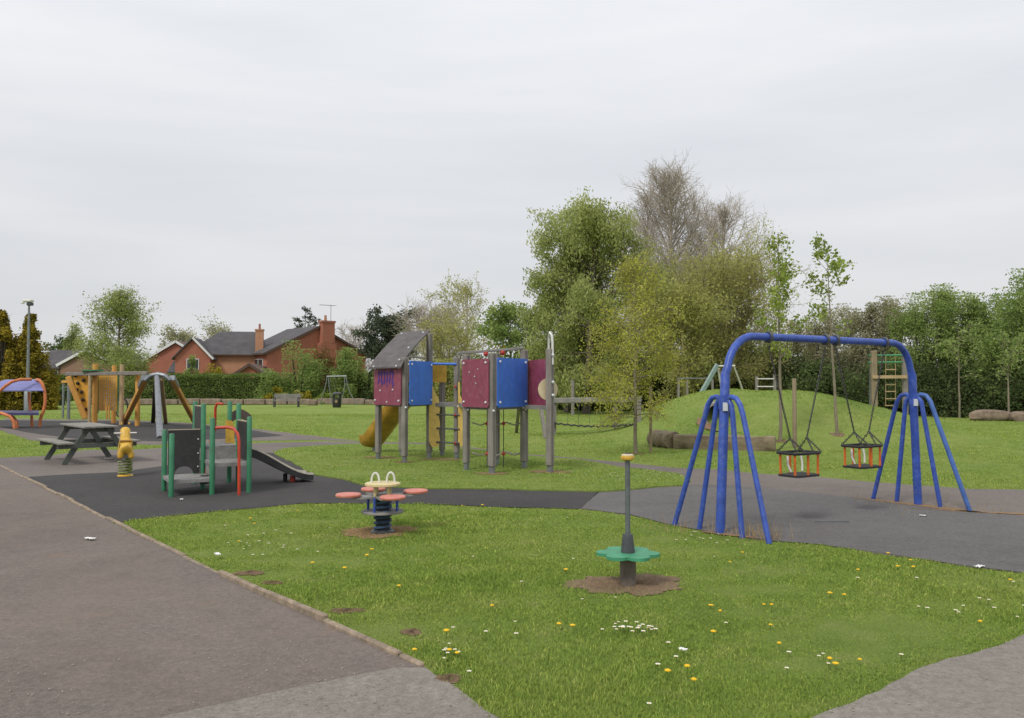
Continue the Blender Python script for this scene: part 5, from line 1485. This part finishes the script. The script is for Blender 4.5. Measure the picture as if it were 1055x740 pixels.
for h_ in hang:
    tor = [h_ + pd * .055 * math.cos(a) + Vector((0, 0, .055 * math.sin(a))) for a in [2 * PI * k / 16 for k in range(16)]]
    MB().tube(tor, .017, 8, closed=True).build('hanger_clamp', M['dark_grey'], t, smooth=True)
def chain(mb, a, b, link=.036, r_=.0052):
    a, b = Vector(a), Vector(b); d = b - a; n = max(2, int(d.length / (link * .80))); dn = d.normalized(); U = dn.orthogonal().normalized(); V = dn.cross(U)
    for i in range(n):
        c = a + d * (i + .5) / n; W_ = U if i % 2 else V
        pts = [c + dn * (link * .55) * math.cos(q_) + W_ * .010 * math.sin(q_) for q_ in [2 * PI * k / 6 for k in range(6)]]
        mb.tube(pts, r_, 4, closed=True)
for i, (ha, hb, zt, lb) in enumerate(((hang[0], hang[1], .80, 'cradle swing seat nearer the camera with orange bars, hanging left'), (hang[2], hang[3], .83, 'cradle swing seat farther away with orange bars, hanging right'))):
    c = (ha + hb) / 2; c.z = zt
    s = thing('cradle_swing', tuple(c), lb, 'swing seat', 'cradle seats of the blue swing')
    hw, hd = .225, .15
    def Q_(a, b, z): return c + bd_ * a + pd * b + Vector((0, 0, z))
    # padded top ring: rounded rectangle, open in the middle
    def ringpts(w_, d_, z, n=5, rad_=.06):
        o = []
        for sx, sy, a0 in ((1, 1, 0), (-1, 1, PI / 2), (-1, -1, PI), (1, -1, 3 * PI / 2)):
            for k in range(n):
                a = a0 + PI / 2 * k / (n - 1); o.append(Q_(sx * (w_ - rad_) + rad_ * math.cos(a), sy * (d_ - rad_) + rad_ * math.sin(a), z))
        return o
    MB().tube(ringpts(hw, hd, .0), .016, 8, closed=True).build('top_rail', M['black_rubber'], s, smooth=True)
    MB().prism(ringpts(hw - .01, hd, -.268), (0, 0, .024)).build('seat', M['black_rubber'], s)
    for sx, sy in ((-.19, -.10), (-.19, .10), (-.01, .135), (.16, .135), (.19, -.02), (.02, -.135)):
        MB().tube([Q_(sx * 1.03, sy, -.245), Q_(sx * 1.05, sy, -.01)], .0135, 10).build('bar', M['orange'], s, smooth=True)
    for sx in (-1, 1):
        MB().tube([Q_(sx * .12, -.06, -.04), Q_(sx * .13, -.05, -.13), Q_(sx * .10, -.03, -.22)], .012, 6).build('strap', M['white'], s, smooth=True)
    for hh, sx in ((ha, -1), (hb, 1)):
        top_ = hh + Vector((0, 0, -.085)); yk = c + bd_ * sx * .15 + Vector((0, 0, .17))
        mb = MB(); chain(mb, top_, yk); chain(mb, yk, Q_(sx * .21, hd, .01)); chain(mb, yk, Q_(sx * .07, hd, .01)); chain(mb, yk, Q_(sx * .19, -hd, .01))
        mb.build('chain', M['chain'], s)

# ------------------------------------------------------------------ spring seesaw with four seats
g = SPR
t = thing('spring_seesaw', (g.x, g.y, 0), 'four seat spring rocker with pink pads around a cream table', 'spring rocker')
gx, gy = g.x, g.y
def coil(z0, z1, r_, turns, wr):
    n = int(turns * 18); return [(gx + r_ * math.cos(2 * PI * turns * k / n), gy + r_ * math.sin(2 * PI * turns * k / n), z0 + (z1 - z0) * k / n) for k in range(n + 1)]
MB().tube(coil(.03, .40, .085, 7, .013), .016, 7).build('spring', plain('dark_blue_spring', (.03, .075, .15), .4, .4, 20, dirt=(.2, .3, .4), dirt_amt=.4), t, smooth=True)
MB().lathe([(.075, 0), (.072, .2), (.07, .38)], (gx, gy, 0), 18).build('sleeve', M['black_rubber'], t, smooth=True)
MB().lathe([(.13, 0), (.13, .02), (.10, .035)], (gx, gy, 0), 18).build('foot_ring', M['dark_grey'], t, smooth=True)
MB().lathe([(.215, .215), (.225, .22), (.225, .235), (.215, .24)], (gx, gy, 0), 30).build('foot_plate', M['grey_deck'], t)
mb = MB()
for k in range(4):
    a = R(-28 + 90 * k); b_ = a + PI / 4
for k in range(4):
    a = R(25) + PI / 2 * k
    c = Vector((gx + .35 * math.cos(a), gy + .35 * math.sin(a), 0))
    d = Vector((math.cos(a), math.sin(a), 0))
    arm = MB().bar((gx + d.x * .02, gy + d.y * .02, .395 - .0015 * k), (c.x - d.x * .02, c.y - d.y * .02, .395 - .0015 * k), .20, .018).build('arm', M['grey_deck'], t)
    MB().lathe([(.12, .405), (.133, .412), (.136, .428), (.128, .438), (.05, .442)], (c.x + d.x * .02, c.y + d.y * .02, 0), 28).build('seat_pad', M['pink_seat'], t, smooth=True)
for k in range(4):
    a = R(70) + PI / 2 * k; c = Vector((gx + .175 * math.cos(a), gy + .175 * math.sin(a), 0))
    MB().tube([(c.x, c.y, .235), (c.x, c.y, .39)], .014, 8).build('strut', M['blue'], t, smooth=True)
for k in range(4):
    a = R(45) + PI / 2 * k; c = Vector((gx + .10 * math.cos(a), gy + .10 * math.sin(a), 0))
    MB().tube([(c.x, c.y, .40), (c.x, c.y, .51)], .016, 8).build('table_leg', M['cream_yellow'], t, smooth=True)
MB().lathe([(.18, .505), (.19, .51), (.19, .53), (.18, .535)], (gx, gy, 0), 32).build('tabletop', M['cream_yellow'], t, smooth=True)
for sx, dy in ((-.075, -.02), (.082, .03)):
    pts = [(gx + sx + .042 * math.cos(a), gy + dy, .53 + .11 * math.sin(a) ** .8) for a in [PI * k / 12 for k in range(13)]]
    MB().tube(pts, .0115, 9).build('handle', M['white'], t, smooth=True)

# ------------------------------------------------------------------ flower plate spinner
g = FLW; gx, gy = g.x, g.y
t = thing('standing_spinner', (gx, gy, 0), 'standing spinner pole with a green flower shaped foot plate', 'spinner')
MB().lathe([(.066, -.01), (.064, .2), (.068, .235)], (gx, gy, 0), 20).build('base_tube', plain('brown_grey_post', (.16, .14, .115), .7, .25, 12, dirt=(.25, .17, .10), dirt_amt=.6), t, smooth=True)
pts = []
for k in range(120):
    a = 2 * PI * k / 120; r_ = .175 + .075 * abs(math.cos(3 * a + .4)) ** .7
    pts.append(Vector((gx + r_ * math.cos(a), gy + r_ * math.sin(a), .235)))
MB().prism(pts, (0, 0, .024)).build('foot_plate', M['green_flower'], t)
MB().lathe([(.056, .26), (.055, .28), (.040, .40), (.038, .405)], (gx, gy, 0), 20).build('cone_boot', M['dark_grey'], t, smooth=True)
MB().lathe([(.0205, .39), (.0205, 1.0)], (gx, gy, 0), 16).build('pole', M['grey_metal_dull'] if 'grey_metal_dull' in M else plain('dull_grey_pole', (.15, .17, .175), .45, .2, 8, .3), t, smooth=True)
MB().lathe([(.03, .985), (.052, .995), (.056, 1.01), (.052, 1.022), (.045, 1.025)], (gx, gy, 0), 24).build('knob', M['yellow'], t, smooth=True)
MB().lathe([(.048, 1.0255), (.046, 1.034), (.02, 1.037)], (gx, gy, 0), 24).build('knob_cap', M['cream'], t, smooth=True)
MB().lathe([(.022, 1.037), (.018, 1.045)], (gx, gy, 0), 16).build('knob_stud', M['dark_grey'], t)

# ------------------------------------------------------------------ balance beam with chain steps, behind the tower
YB = 26.0
b0 = at(568, 413, YB); b1 = at(661, 411.5, YB - .8)
t = thing('chain_walk_beam', (b0.x, b0.y, 0), 'long grey timber beam with hanging chain walk, left of the young birch', 'play beam')
MB().bar((b0.x - .1, b0.y, b0.z), (b1.x, b1.y, b1.z), .18, .17, bev=.02).build('beam', M['wood_grey_x'], t)
for s in (.03, .97):
    p = b0.lerp(b1, s); MB().bar((p.x, p.y, 0), (p.x, p.y, p.z - .08), .13, .13).build('post', M['wood_grey'], t)
p = b0.lerp(b1, .72); MB().bar((p.x, p.y + .1, 0), (p.x, p.y + .1, p.z), .10, .10).build('post', M['wood_grey'], t)
zb = .35; mb = MB()
for off in (-.14, .14):
    for k in range(26):
        s = k / 25; p = b0.lerp(b1, s * .92); zz = zb - .09 * math.sin(PI * s) + .035 * (k % 2)
        s2 = (k + 1) / 25; p2_ = b0.lerp(b1, s2 * .92); zz2 = zb - .09 * math.sin(PI * s2) + .035 * ((k + 1) % 2)
        if k < 25: mb.bar((p.x, p.y - .25 + off, zz), (p2_.x, p2_.y - .25 + off, zz2), .05, .035)
for k in range(25):
    s = (k + .5) / 25; p = b0.lerp(b1, s * .92); mb.box((p.x, p.y - .25, zb - .09 * math.sin(PI * s) + .02), (.05, .38, .03))
mb.build('step_net', M['rope_dark'], t)
mb = MB()
for k in range(7):
    s = .06 + k / 7 * .85; p = b0.lerp(b1, s); mb.tube([(p.x, p.y - .1, p.z - .08), (p.x, p.y - .22, zb - .06)], .007, 4)
mb.build('hanging_chain', M['chain'], t)
ga = G(532, 446); gb = G(560, 449)
t = thing('trestle', (ga.x, ga.y, 0), 'low grey trestle of leaning legs behind the right tower', 'play equipment')
zt = at(556, 420, 24.5)
MB().bar((zt.x, zt.y, zt.z + .25), (G(562, 452).x, G(562, 452).y, 0), .1, .1).build('leg', M['wood_grey'], t)
MB().bar((at(535, 421, 24.5).x, 24.5, zt.z + .2), (ga.x, ga.y, 0), .1, .1).build('leg', M['wood_grey'], t)
MB().bar((zt.x + .1, zt.y, zt.z + .15), (at(535, 421, 24.5).x - .1, 24.5, zt.z + .12), .08, .08).build('rail', M['wood_grey'], t)

# ------------------------------------------------------------------ log bench
lg = [(G(674, 461), .42, .5), (G(798, 464.5), .34, .42)]
a, b = Vector((G(695, 463).x, G(695, 463).y, 0)), Vector((G(799, 466).x, G(799, 466).y, 0))
def log(label, a, b, r_, seed, sq=.85):
    rs = np.random.RandomState(seed); d = b - a; n = 22; m = 16; mb = MB(); dn = d.normalized(); nr = Vector((-dn.y, dn.x, 0)); vs = []
    for i in range(n + 1):
        c = a + d * i / n
        for k in range(m):
            an = 2 * PI * k / m; rr_ = r_ * (1 + .09 * math.sin(an * 3 + seed) + .06 * math.sin(i * .7 + an * 2 + seed) + .03 * rs.randn())
            ca, sa = math.cos(an), math.sin(an); f = 1 / max(abs(ca), abs(sa)) ** .35
            vs.append(c + nr * ca * rr_ * f * .9 + Vector((0, 0, max(-.03, r_ * sq * .95 + sa * rr_ * f * sq))))
    fs = [(i * m + k, i * m + (k + 1) % m, (i + 1) * m + (k + 1) % m, (i + 1) * m + k) for i in range(n) for k in range(m)] + [tuple(range(m))[::-1], tuple(n * m + k for k in range(m))]
    ob = mb.add(vs, fs).build('log', M['log'], smooth=True); tag(ob, label, 'log'); return ob
log('long squared timber log lying below the mound', a, b, .20, 1, .95)
a2, b2 = Vector((G(674, 460.5).x, G(674, 460.5).y, 0)), Vector((G(693, 463).x, G(693, 463).y, 0))
log('short dark stump of log at the left end of the long log', a2, b2, .24, 5, .9)

# ------------------------------------------------------------------ stakes
def stake(label, px, py, pt, r_, lean=0, Yv=None):
    g = G(px, py); x, y = g.x, g.y; z0 = H(x, y)
    ob = MB().tube([(0, 0, -.05), (lean, 0, top(px, pt, y) - z0 - .015), (lean, 0, top(px, pt, y) - z0)], [r_, r_ * .95, r_ * .8], 12).build('tree_stake', M['stake'], smooth=True)
    ob.location = (x, y, z0); return tag(ob, label, 'stake')
stake('tall round stake between the two slender saplings', 819, 464, 390, .052)
stake('round stake just right of the young birch trunk', 670.5, 467, 398, .035)

# ------------------------------------------------------------------ tunnel in the mound
tp0 = at(741, 424, 23.25); 
t = thing('tunnel', (tp0.x, 22.6, H(tp0.x, 22.6)), 'dark concrete crawl tunnel mouth in the side of the mound', 'tunnel')
zc = .66; n = 28; vs = []
for (yy_, r_) in ((23.25, .41), (23.25, .36), (25.4, .36), (25.4, .41)):
    for k in range(n):
        a = 2 * PI * k / n; vs.append((tp0.x + (yy_ - 23.25) * .1 + r_ * math.cos(a), yy_, zc + r_ * math.sin(a)))
fs = [(j * n + k, j * n + (k + 1) % n, ((j + 1) % 4) * n + (k + 1) % n, ((j + 1) % 4) * n + k) for j in range(4) for k in range(n)]
MB().add(vs, fs).build('pipe', M['concrete'], t, smooth=True)
MB().add([(tp0.x + .1 + .37 * math.cos(2 * PI * k / n), 24.2, zc + .37 * math.sin(2 * PI * k / n)) for k in range(n)], [tuple(range(n))]).build('shade_disc', M['black_rubber'], t)  # added disc, rubber black standing in for the shade deep in the pipe

# ------------------------------------------------------------------ equipment behind and on the mound
YM = 33.0
def Mm(px, py, dy=0): return at(px, py, YM + dy)
t = thing('climbing_slope_frame', tuple(Mm(735, 425) * Vector((1, 1, 0)).length * 0 + Vector((Mm(735, 425).x, YM, 0))), 'pale metal A shaped frame standing behind the mound, left of the blue post', 'play frame')
apx = Mm(739, 376)
MB().bar(Mm(716, 417, -.6), apx, .10, .16).build('leg', M['white_green'] if 'white_green' in M else plain('pale_teal_metal', (.24, .34, .31), .5), t)
MB().tube([Mm(744, 405, .4), apx], .035, 8).build('leg', M['white'], t)
MB().tube([apx + Vector((0, 0, -.05)), Mm(757, 377, .4)], .035, 8).build('top_bar', M['white'], t)
MB().tube([Mm(756, 377, .4), Mm(765, 401.5, 1.0)], .035, 8).build('leg', M['white'], t)
MB().tube([Mm(747, 404, 1.2), Mm(741, 380, .4)], .035, 8).build('leg', M['wood_pale'], t)
for px, py, dy in ((716, 417, -.6), (744, 405, .4), (765, 401.5, 1.0), (747, 404, 1.2)):
    p = Mm(px, py, dy); MB().bar((p.x, p.y, H(p.x, p.y) - .05), (p.x, p.y, p.z + .03), .07, .07).build('foot', M['wood_grey'], t)
t = thing('rail_fence', (Mm(699, 400, 2).x, YM + 2, 0), 'thin grey single rail fence left of the pale A frame', 'fence')
for px in (699, 708, 734):
    p = Mm(px, 391, 2); MB().bar((p.x, p.y, -.02), (p.x, p.y, p.z + (.0 if px != 708 else -.02)), .08, .08).build('post', M['wood_grey'], t)
MB().bar(Mm(698, 389.8, 2), Mm(733, 389.8, 2), .04, .05).build('rail', M['grey_metal'], t)
t = thing('low_rail', (Mm(779, 400, -3).x, YM - 3, H(Mm(779, 400, -3).x, YM - 3)), 'low two bar rail on top of the mound', 'rail')
for px, w_ in ((779.5, .09), (798, .09)):
    p = Mm(px, 388, -3); MB().bar((p.x, p.y, H(p.x, p.y) - .05), (p.x, p.y, p.z + (0 if px < 790 else .08)), w_, w_).build('post', M['wood_grey'], t)
for py in (390.3, 398.3): MB().bar(Mm(780, py, -3.05), Mm(797, py, -3.05), .03, .04).build('bar', M['white'], t)
# rope ladder frame
YL = 34.0
def Ml(px, py, dy=0): return at(px, py, YL + dy)
t = thing('ladder_frame', (Ml(905, 420).x, YL, 0), 'timber post frame with green top bars and hanging rope ladder on the right', 'climbing frame')
for px, pt, r_ in ((900.5, 361.5, .15), (932.5, 365, .13)):
    p = Ml(px, 400); MB().bar((p.x, p.y, -.05), (p.x, p.y, Ml(px, pt).z), r_ * 1.5, r_ * 1.5, bev=.03).build('post', M['stake'] if px < 910 else M['wood_grey'], t)
p = Ml(896.5, 400, .1); MB().bar((p.x - .0, p.y, -.05), (Ml(899, 380).x, p.y, Ml(899, 372).z), .14, .1).build('brace', M['grey_metal'], t)
for py in (366.2, 373.4): MB().tube([Ml(895, py), Ml(933, py - .3)], .03, 8).build('top_bar', M['green_flower'], t)
MB().bar(Ml(899, 388.5, -.15), Ml(934, 388.3, -.15), .1, .13).build('crossbeam', M['wood_pale'], t)
mb = MB()
for px in (912.5, 922.5): mb.tube([Ml(px, 367), Ml(px, 418)], .012, 5)
for py in (381, 396.5, 403.5, 411, 418): mb.tube([Ml(912, py), Ml(923, py)], .022, 6)
mb.build('rope_ladder', M['wood_pale'], t)
# lone short post behind the long beam
g = G(584, 418)
p = at(584, 392, 46); ob = MB().tube([(0, 0, -.05), (0, 0, p.z)], .09, 10).build('wooden_post', M['wood_grey'], smooth=True); ob.location = (p.x, 46 - 4.5, 0); tag(ob, 'short pale post beyond the long beam', 'post')

# ------------------------------------------------------------------ bench, bin, white frame
g = G(295, 420)
t = thing('park_bench', (g.x, g.y, 0), 'grey slatted park bench by the planter wall', 'bench', rz=R(3))
for k in range(3): MB().box((0, -.15 + .15 * k, .44), (1.75, .13, .04), bev=.006).build('seat_slat', M['wood_grey_x'], t, local=True)
for k in range(3): MB().bar((-.875, .26 + .03 * k, .58 + .13 * k), (.875, .26 + .03 * k, .58 + .13 * k), .03, .115).build('back_slat', M['wood_grey_x'], t, local=True)
for sx in (-.78, .78):
    MB().box((sx, -.17, .21), (.07, .07, .42)).box((sx, .22, .21), (.07, .07, .42)).bar((sx, .24, .4), (sx, .36, .92), .06, .05).build('leg', M['dark_grey'], t, local=True)
    MB().bar((sx, -.2, .64), (sx, .28, .64), .06, .05).bar((sx, -.19, .42), (sx, -.19, .64), .05, .05).build('armrest', M['dark_grey'], t, local=True)
g = G(347, 420)
t = thing('litter_bin', (g.x, g.y, 0), 'black round topped litter bin beside the bench', 'bin')
MB().lathe([(.25, .0), (.27, .03), (.29, .62), (.29, .64)], (g.x, g.y, 0), 20).build('body', M['dark_panel'], t, smooth=True)
MB().lathe([(.31, .86), (.31, .93), (.24, .99), (.1, 1.02)], (g.x, g.y, 0), 20).build('lid', M['dark_grey'], t, smooth=True)
mb = MB()
for k in range(4): a = R(45 + 90 * k); mb.bar((g.x + .27 * math.cos(a), g.y + .27 * math.sin(a), .6), (g.x + .28 * math.cos(a), g.y + .28 * math.sin(a), .9), .06, .06)
mb.build('lid_support', M['dark_panel'], t)
MB().box((g.x + .02, g.y - .292, .42), (.16, .012, .2)).build('badge', plain('dull_gold_badge', (.3, .22, .12), .6), t)
YW = 60.0
Wp = lambda px, py, dy=0: at(px, py, YW + dy)
g = G(352, 416)
t = thing('bow_leg_frame', (Wp(352, 400).x, YW, 0), 'grey bow legged climbing frame behind the litter bin', 'play frame')
for pts in ([(337, 388), (336, 395), (334.5, 401), (332, 408)], [(338.5, 388), (339, 398), (340.5, 406), (342, 414)], [(355, 388), (355.3, 397), (354, 405), (352, 411)], [(356.5, 388), (358, 397), (361, 406), (366.5, 415)]):
    P_ = [Wp(a, b, (.5 if i_ % 2 else 0)) for i_, (a, b) in enumerate([(x, y) for x, y in pts])]
    P_ = [Wp(a, b) for a, b in pts]
    foot = P_[-1].copy(); foot.z = 0; foot.x += (foot.x - P_[-2].x) * .3
    MB().tube(P_ + [foot], .035, 8).build('leg', M['grey_metal'], t, smooth=True)
MB().tube([Wp(336.5, 388), Wp(357, 387.6)], .05, 8).build('top_bar', M['grey_metal'], t)
mb = MB().tube([Wp(341, 388), Wp(341.5, 402)], .02, 5).tube([Wp(345, 388), Wp(345, 402)], .02, 5); mb.build('chain', M['chain'], t)

# ------------------------------------------------------------------ small things lying about
rr = random.Random(21)
def on_lawn(x, y):
    a = np.array([x]), np.array([y])
    if any(inside(p, *a)[0] for p in DIRT): return None
    if inside(island, *a)[0]: return .03
    if any(inside(p, *a)[0] for p in PAVED): return None
    return H(x, y)
def flower(name, label, cat, head_r, h_, m_, group, petals):
    t = thing(name, (0, 0, -5), label, cat, group)
    MB().tube([(0, 0, -.0), (.004, 0, h_ * .6), (0, 0, h_)], .0018, 5).build('stem', M['stem'], t, local=True)
    hd = MB()
    if petals:
        for k in range(12):
            a = 2 * PI * k / 12; d = Vector((math.cos(a), math.sin(a), 0)); n_ = Vector((-d.y, d.x, 0)) * head_r * .22
            hd.add([Vector((0, 0, h_)) + n_ * .4, Vector((0, 0, h_)) - n_ * .4, d * head_r - n_ + Vector((0, 0, h_ + .004)), d * head_r * 1.1 + Vector((0, 0, h_ + .005)), d * head_r + n_ + Vector((0, 0, h_ + .004))], [(0, 1, 2, 3, 4)])
        hd.build('petals', m_, t, local=True); MB().ball((0, 0, h_ + .003), head_r * .38, 8, 5, (1, 1, .5)).build('centre', M['dandelion'], t, local=True)
    else:
        hd.ball((0, 0, h_ + .004), head_r, 10, 5, (1, 1, .42)); 
        for k in range(14):
            a = 2 * PI * k / 14; d = Vector((math.cos(a), math.sin(a), 0)); n_ = Vector((-d.y, d.x, 0)) * head_r * .2
            hd.add([d * head_r * .6 - n_ + Vector((0, 0, h_ + .008)), d * head_r * .6 + n_ + Vector((0, 0, h_ + .008)), d * head_r * 1.25 + Vector((0, 0, h_ + .003))], [(0, 1, 2)])
        hd.build('flower_head', m_, t, local=True)
    return t
dn = flower('dandelion', 'yellow dandelion flower in the lawn', 'dandelion', .017, .052, M['dandelion'], 'dandelions in the lawn', False)
dp = [(507, 632), (576, 650), (787, 629), (795, 631), (794, 649), (735, 660), (886, 687), (803, 673), (1003, 583), (1010, 649), (855, 617), (870, 619), (742, 638), (383, 570), (378, 578), (322, 586), (411, 611), (460, 659), (427, 677),
      (583, 592), (765, 575), (915, 575), (925, 588), (941, 590), (938, 582), (884, 593), (752, 583), (590, 651), (688, 702), (715, 712), (708, 697), (262, 543), (246, 561), (258, 538), (307, 529), (1047, 588), (1041, 602), (855, 689), (861, 692), (497, 524), (551, 521), (476, 524), (355, 592), (463, 678), (471, 681)]
while len(dp) < 47:
    dp.append((rr.uniform(180, 1050), rr.uniform(530, 735)))
first = True
for px, py in dp:
    g = G(px, py); z = on_lawn(g.x, g.y)
    if z is None: continue
    if first: o = dn; o.location = (g.x, g.y, z); first = False
    else: o = dup(dn, (g.x, g.y, z), rr.uniform(0, 6))
    s = rr.uniform(.7, 1.2); o.scale = (s, s, rr.uniform(.6, 1.1))
    if z > .02: reg = 'on the grass island under the climbing tower'
    elif px < 400: reg = 'on the front lawn left of the spring rocker'
    elif px < 600: reg = 'on the front lawn between spring rocker and green spinner'
    elif px < 800: reg = 'on the front lawn between green spinner and swing legs'
    else: reg = 'on the right end of the front lawn'
    o['label'] = 'yellow dandelion flower ' + reg; o['group'] = 'dandelions ' + reg
ds = flower('daisy', 'small white daisy in the lawn', 'daisy', .0105, .042, M['petal'], 'daisies in the lawn', True)
dp = [(652 + rr.gauss(0, 15), 653 + rr.gauss(0, 2.5)) for _ in range(26)] + [(464 + rr.gauss(0, 5), 677 + rr.gauss(0, 3)) for _ in range(7)] + [(270 + rr.gauss(0, 22), 563 + rr.gauss(0, 9)) for _ in range(16)] \
   + [(640 + rr.gauss(0, 28), 493 + rr.gauss(0, 2.5)) for _ in range(34)] + [(690 + rr.gauss(0, 30), 492 + rr.gauss(0, 3)) for _ in range(22)] + [(720 + rr.gauss(0, 18), 557 + rr.gauss(0, 4)) for _ in range(10)] \
   + [(1000 + rr.gauss(0, 25), 634 + rr.gauss(0, 5)) for _ in range(6)] + [(rr.uniform(150, 1050), rr.uniform(526, 735)) for _ in range(45)] + [(rr.uniform(300, 700), rr.uniform(478, 500)) for _ in range(50)]
first = True
for px, py in dp:
    g = G(px, py); z = on_lawn(g.x, g.y)
    if z is None: continue
    if first: o = ds; o.location = (g.x, g.y, z); first = False
    else: o = dup(ds, (g.x, g.y, z), rr.uniform(0, 6))
    s = rr.uniform(.8, 1.3); o.scale = (s, s, rr.uniform(.8, 1.15))
    ii_ = dp.index((px, py))
    if ii_ < 26: reg = 'in the tight white patch before the green spinner'
    elif ii_ < 33: reg = 'in the small cluster by the kerb end'
    elif ii_ < 49: reg = 'in the loose cluster at the left corner of the front lawn'
    elif ii_ < 105: reg = 'at the right tip of the grass island'
    elif ii_ < 115: reg = 'beside the left swing legs'
    elif ii_ < 121: reg = 'in the loose cluster near the right end of the front lawn'
    elif ii_ < 166: reg = 'standing singly in the front lawn'
    else: reg = 'in the grass below the climbing tower'
    o['label'] = 'small white daisy ' + reg; o['group'] = 'daisies ' + reg
def litter(px, py, sx, sy, label, z=.012, cat='litter', name='paper_scrap', m_=None):
    g = G(px, py); n = 7; mb = MB(); vs = []
    for j in range(n):
        for i in range(n):
            vs.append(((i / (n - 1) - .5) * sx * (1 + .2 * math.sin(j * 2.1)), (j / (n - 1) - .5) * sy * (1 + .2 * math.sin(i * 1.7)), .004 + .18 * min(sx, sy) * abs(math.sin(i * 1.3 + j * 2.2))))
    fs = [(j * n + i, j * n + i + 1, (j + 1) * n + i + 1, (j + 1) * n + i) for j in range(n - 1) for i in range(n - 1)]
    tp_ = [(x, y, z_ + .004) for x, y, z_ in vs]
    mb.add(vs, [f[::-1] for f in fs]); mb.add(tp_, fs)
    ob = mb.build(name, m_ or M['paper']); ob.location = (g.x, g.y, z + (.025 if on_lawn(g.x, g.y) is not None else 0)); ob.rotation_euler = (0, 0, rr.uniform(0, 3)); tag(ob, label, cat)
litter(224, 576, .10, .04, 'white paper scrap on the lawn edge by the kerb')
litter(93, 557, .13, .05, 'flat white scrap on the brown path')
litter(1009, 586, .09, .05, 'white scrap at the edge of the grey swing surface')
litter(704, 677, .05, .03, 'tiny white scrap on the lawn in front of the daisies')
litter(951, 533, .07, .04, 'white fleck on the swing surface near the right legs')
litter(112, 473.5, .20, .06, 'white scrap under the end of the picnic table')
litter(187, 516, .06, .04, 'white fleck on the dark surface before the toddler unit')
# thin cover strip let into the swing surface
g0, g1 = G(840, 538.5), G(874, 538.5)
mb = MB().bar((g0.x, g0.y, .0125), (g1.x, g1.y, .0125), .05, .006); tag(mb.build('drain_strip', M['dark_grey']), 'thin dark strip set in the grey swing surface', 'drain')
# fallen leaves and grit along the path
rs = np.random.RandomState(8); n = 1500
pxs = rs.uniform(0, 1055, n); pys = 484 + 256 * rs.rand(n) ** .8
V = []; F = []
for a, b in zip(pxs, pys):
    g = G(a, b)
    aa = np.array([g.x]), np.array([g.y])
    if not any(inside(p, *aa)[0] for p in PAVED) or inside(island, *aa)[0]: continue
    s = rs.uniform(.003, .009); th = rs.uniform(0, PI); k = len(V); z = .0125
    c, s2 = math.cos(th) * s, math.sin(th) * s
    V += [(g.x - c, g.y - s2, z), (g.x + s2 * .6, g.y - c * .6, z), (g.x + c, g.y + s2, z + s * .35), (g.x - s2 * .6, g.y + c * .6, z)]; F.append((k, k + 1, k + 2, k + 3))
me = bpy.data.meshes.new('grit'); me.from_pydata(V, [], F)
m, tt, bb_ = new_mat('grit'); k = ramp(tt, noise_node(tt, objvec(tt), 7, 2), [(.35, (.22, .15, .09)), (.5, (.32, .28, .24)), (.65, (.10, .08, .05))]); tt.links.new(k, bb_.inputs['Base Color']); bb_.inputs['Roughness'].default_value = .9
me.materials.append(m); ob = bpy.data.objects.new('grit', me); col.objects.link(ob); tag(ob, 'pale grit and leaf crumbs scattered on the tarmac paths', 'grit', kind='stuff')
# dry grass tufts at the swing legs
rs = np.random.RandomState(9); V = []; F = []
for (cx_, cy_, n, sx, sy) in [(G(790, 556).x, G(790, 556).y, 45, .14, .08), (G(766, 552).x, G(766, 552).y, 30, .12, .06), (G(735, 550).x, G(735, 550).y, 18, .3, .08), (G(700, 545).x, G(700, 545).y, 22, .2, .1), (G(950, 522).x, G(950, 522).y, 110, .5, .45)]:
    for _ in range(n):
        x, y = cx_ + rs.randn() * sx, cy_ + rs.randn() * sy; h_ = rs.uniform(.06, .24 if cx_ < 3.3 else .09); a = rs.uniform(0, 6.3); l_ = rs.uniform(.1, .5) * h_; k = len(V)
        V += [(x - .003, y, 0), (x + .003, y, 0), (x + l_ * math.cos(a), y + l_ * math.sin(a), h_)]; F.append((k, k + 1, k + 2))
me = bpy.data.meshes.new('dry_grass'); me.from_pydata(V, [], F); me.materials.append(plain('dry_grass', (.38, .27, .13), .9, .3, 30, bmp=0)); ob = bpy.data.objects.new('dry_grass', me); col.objects.link(ob)
tag(ob, 'wisps of dry straw grass at the feet of the blue swing', 'dry grass', kind='stuff')
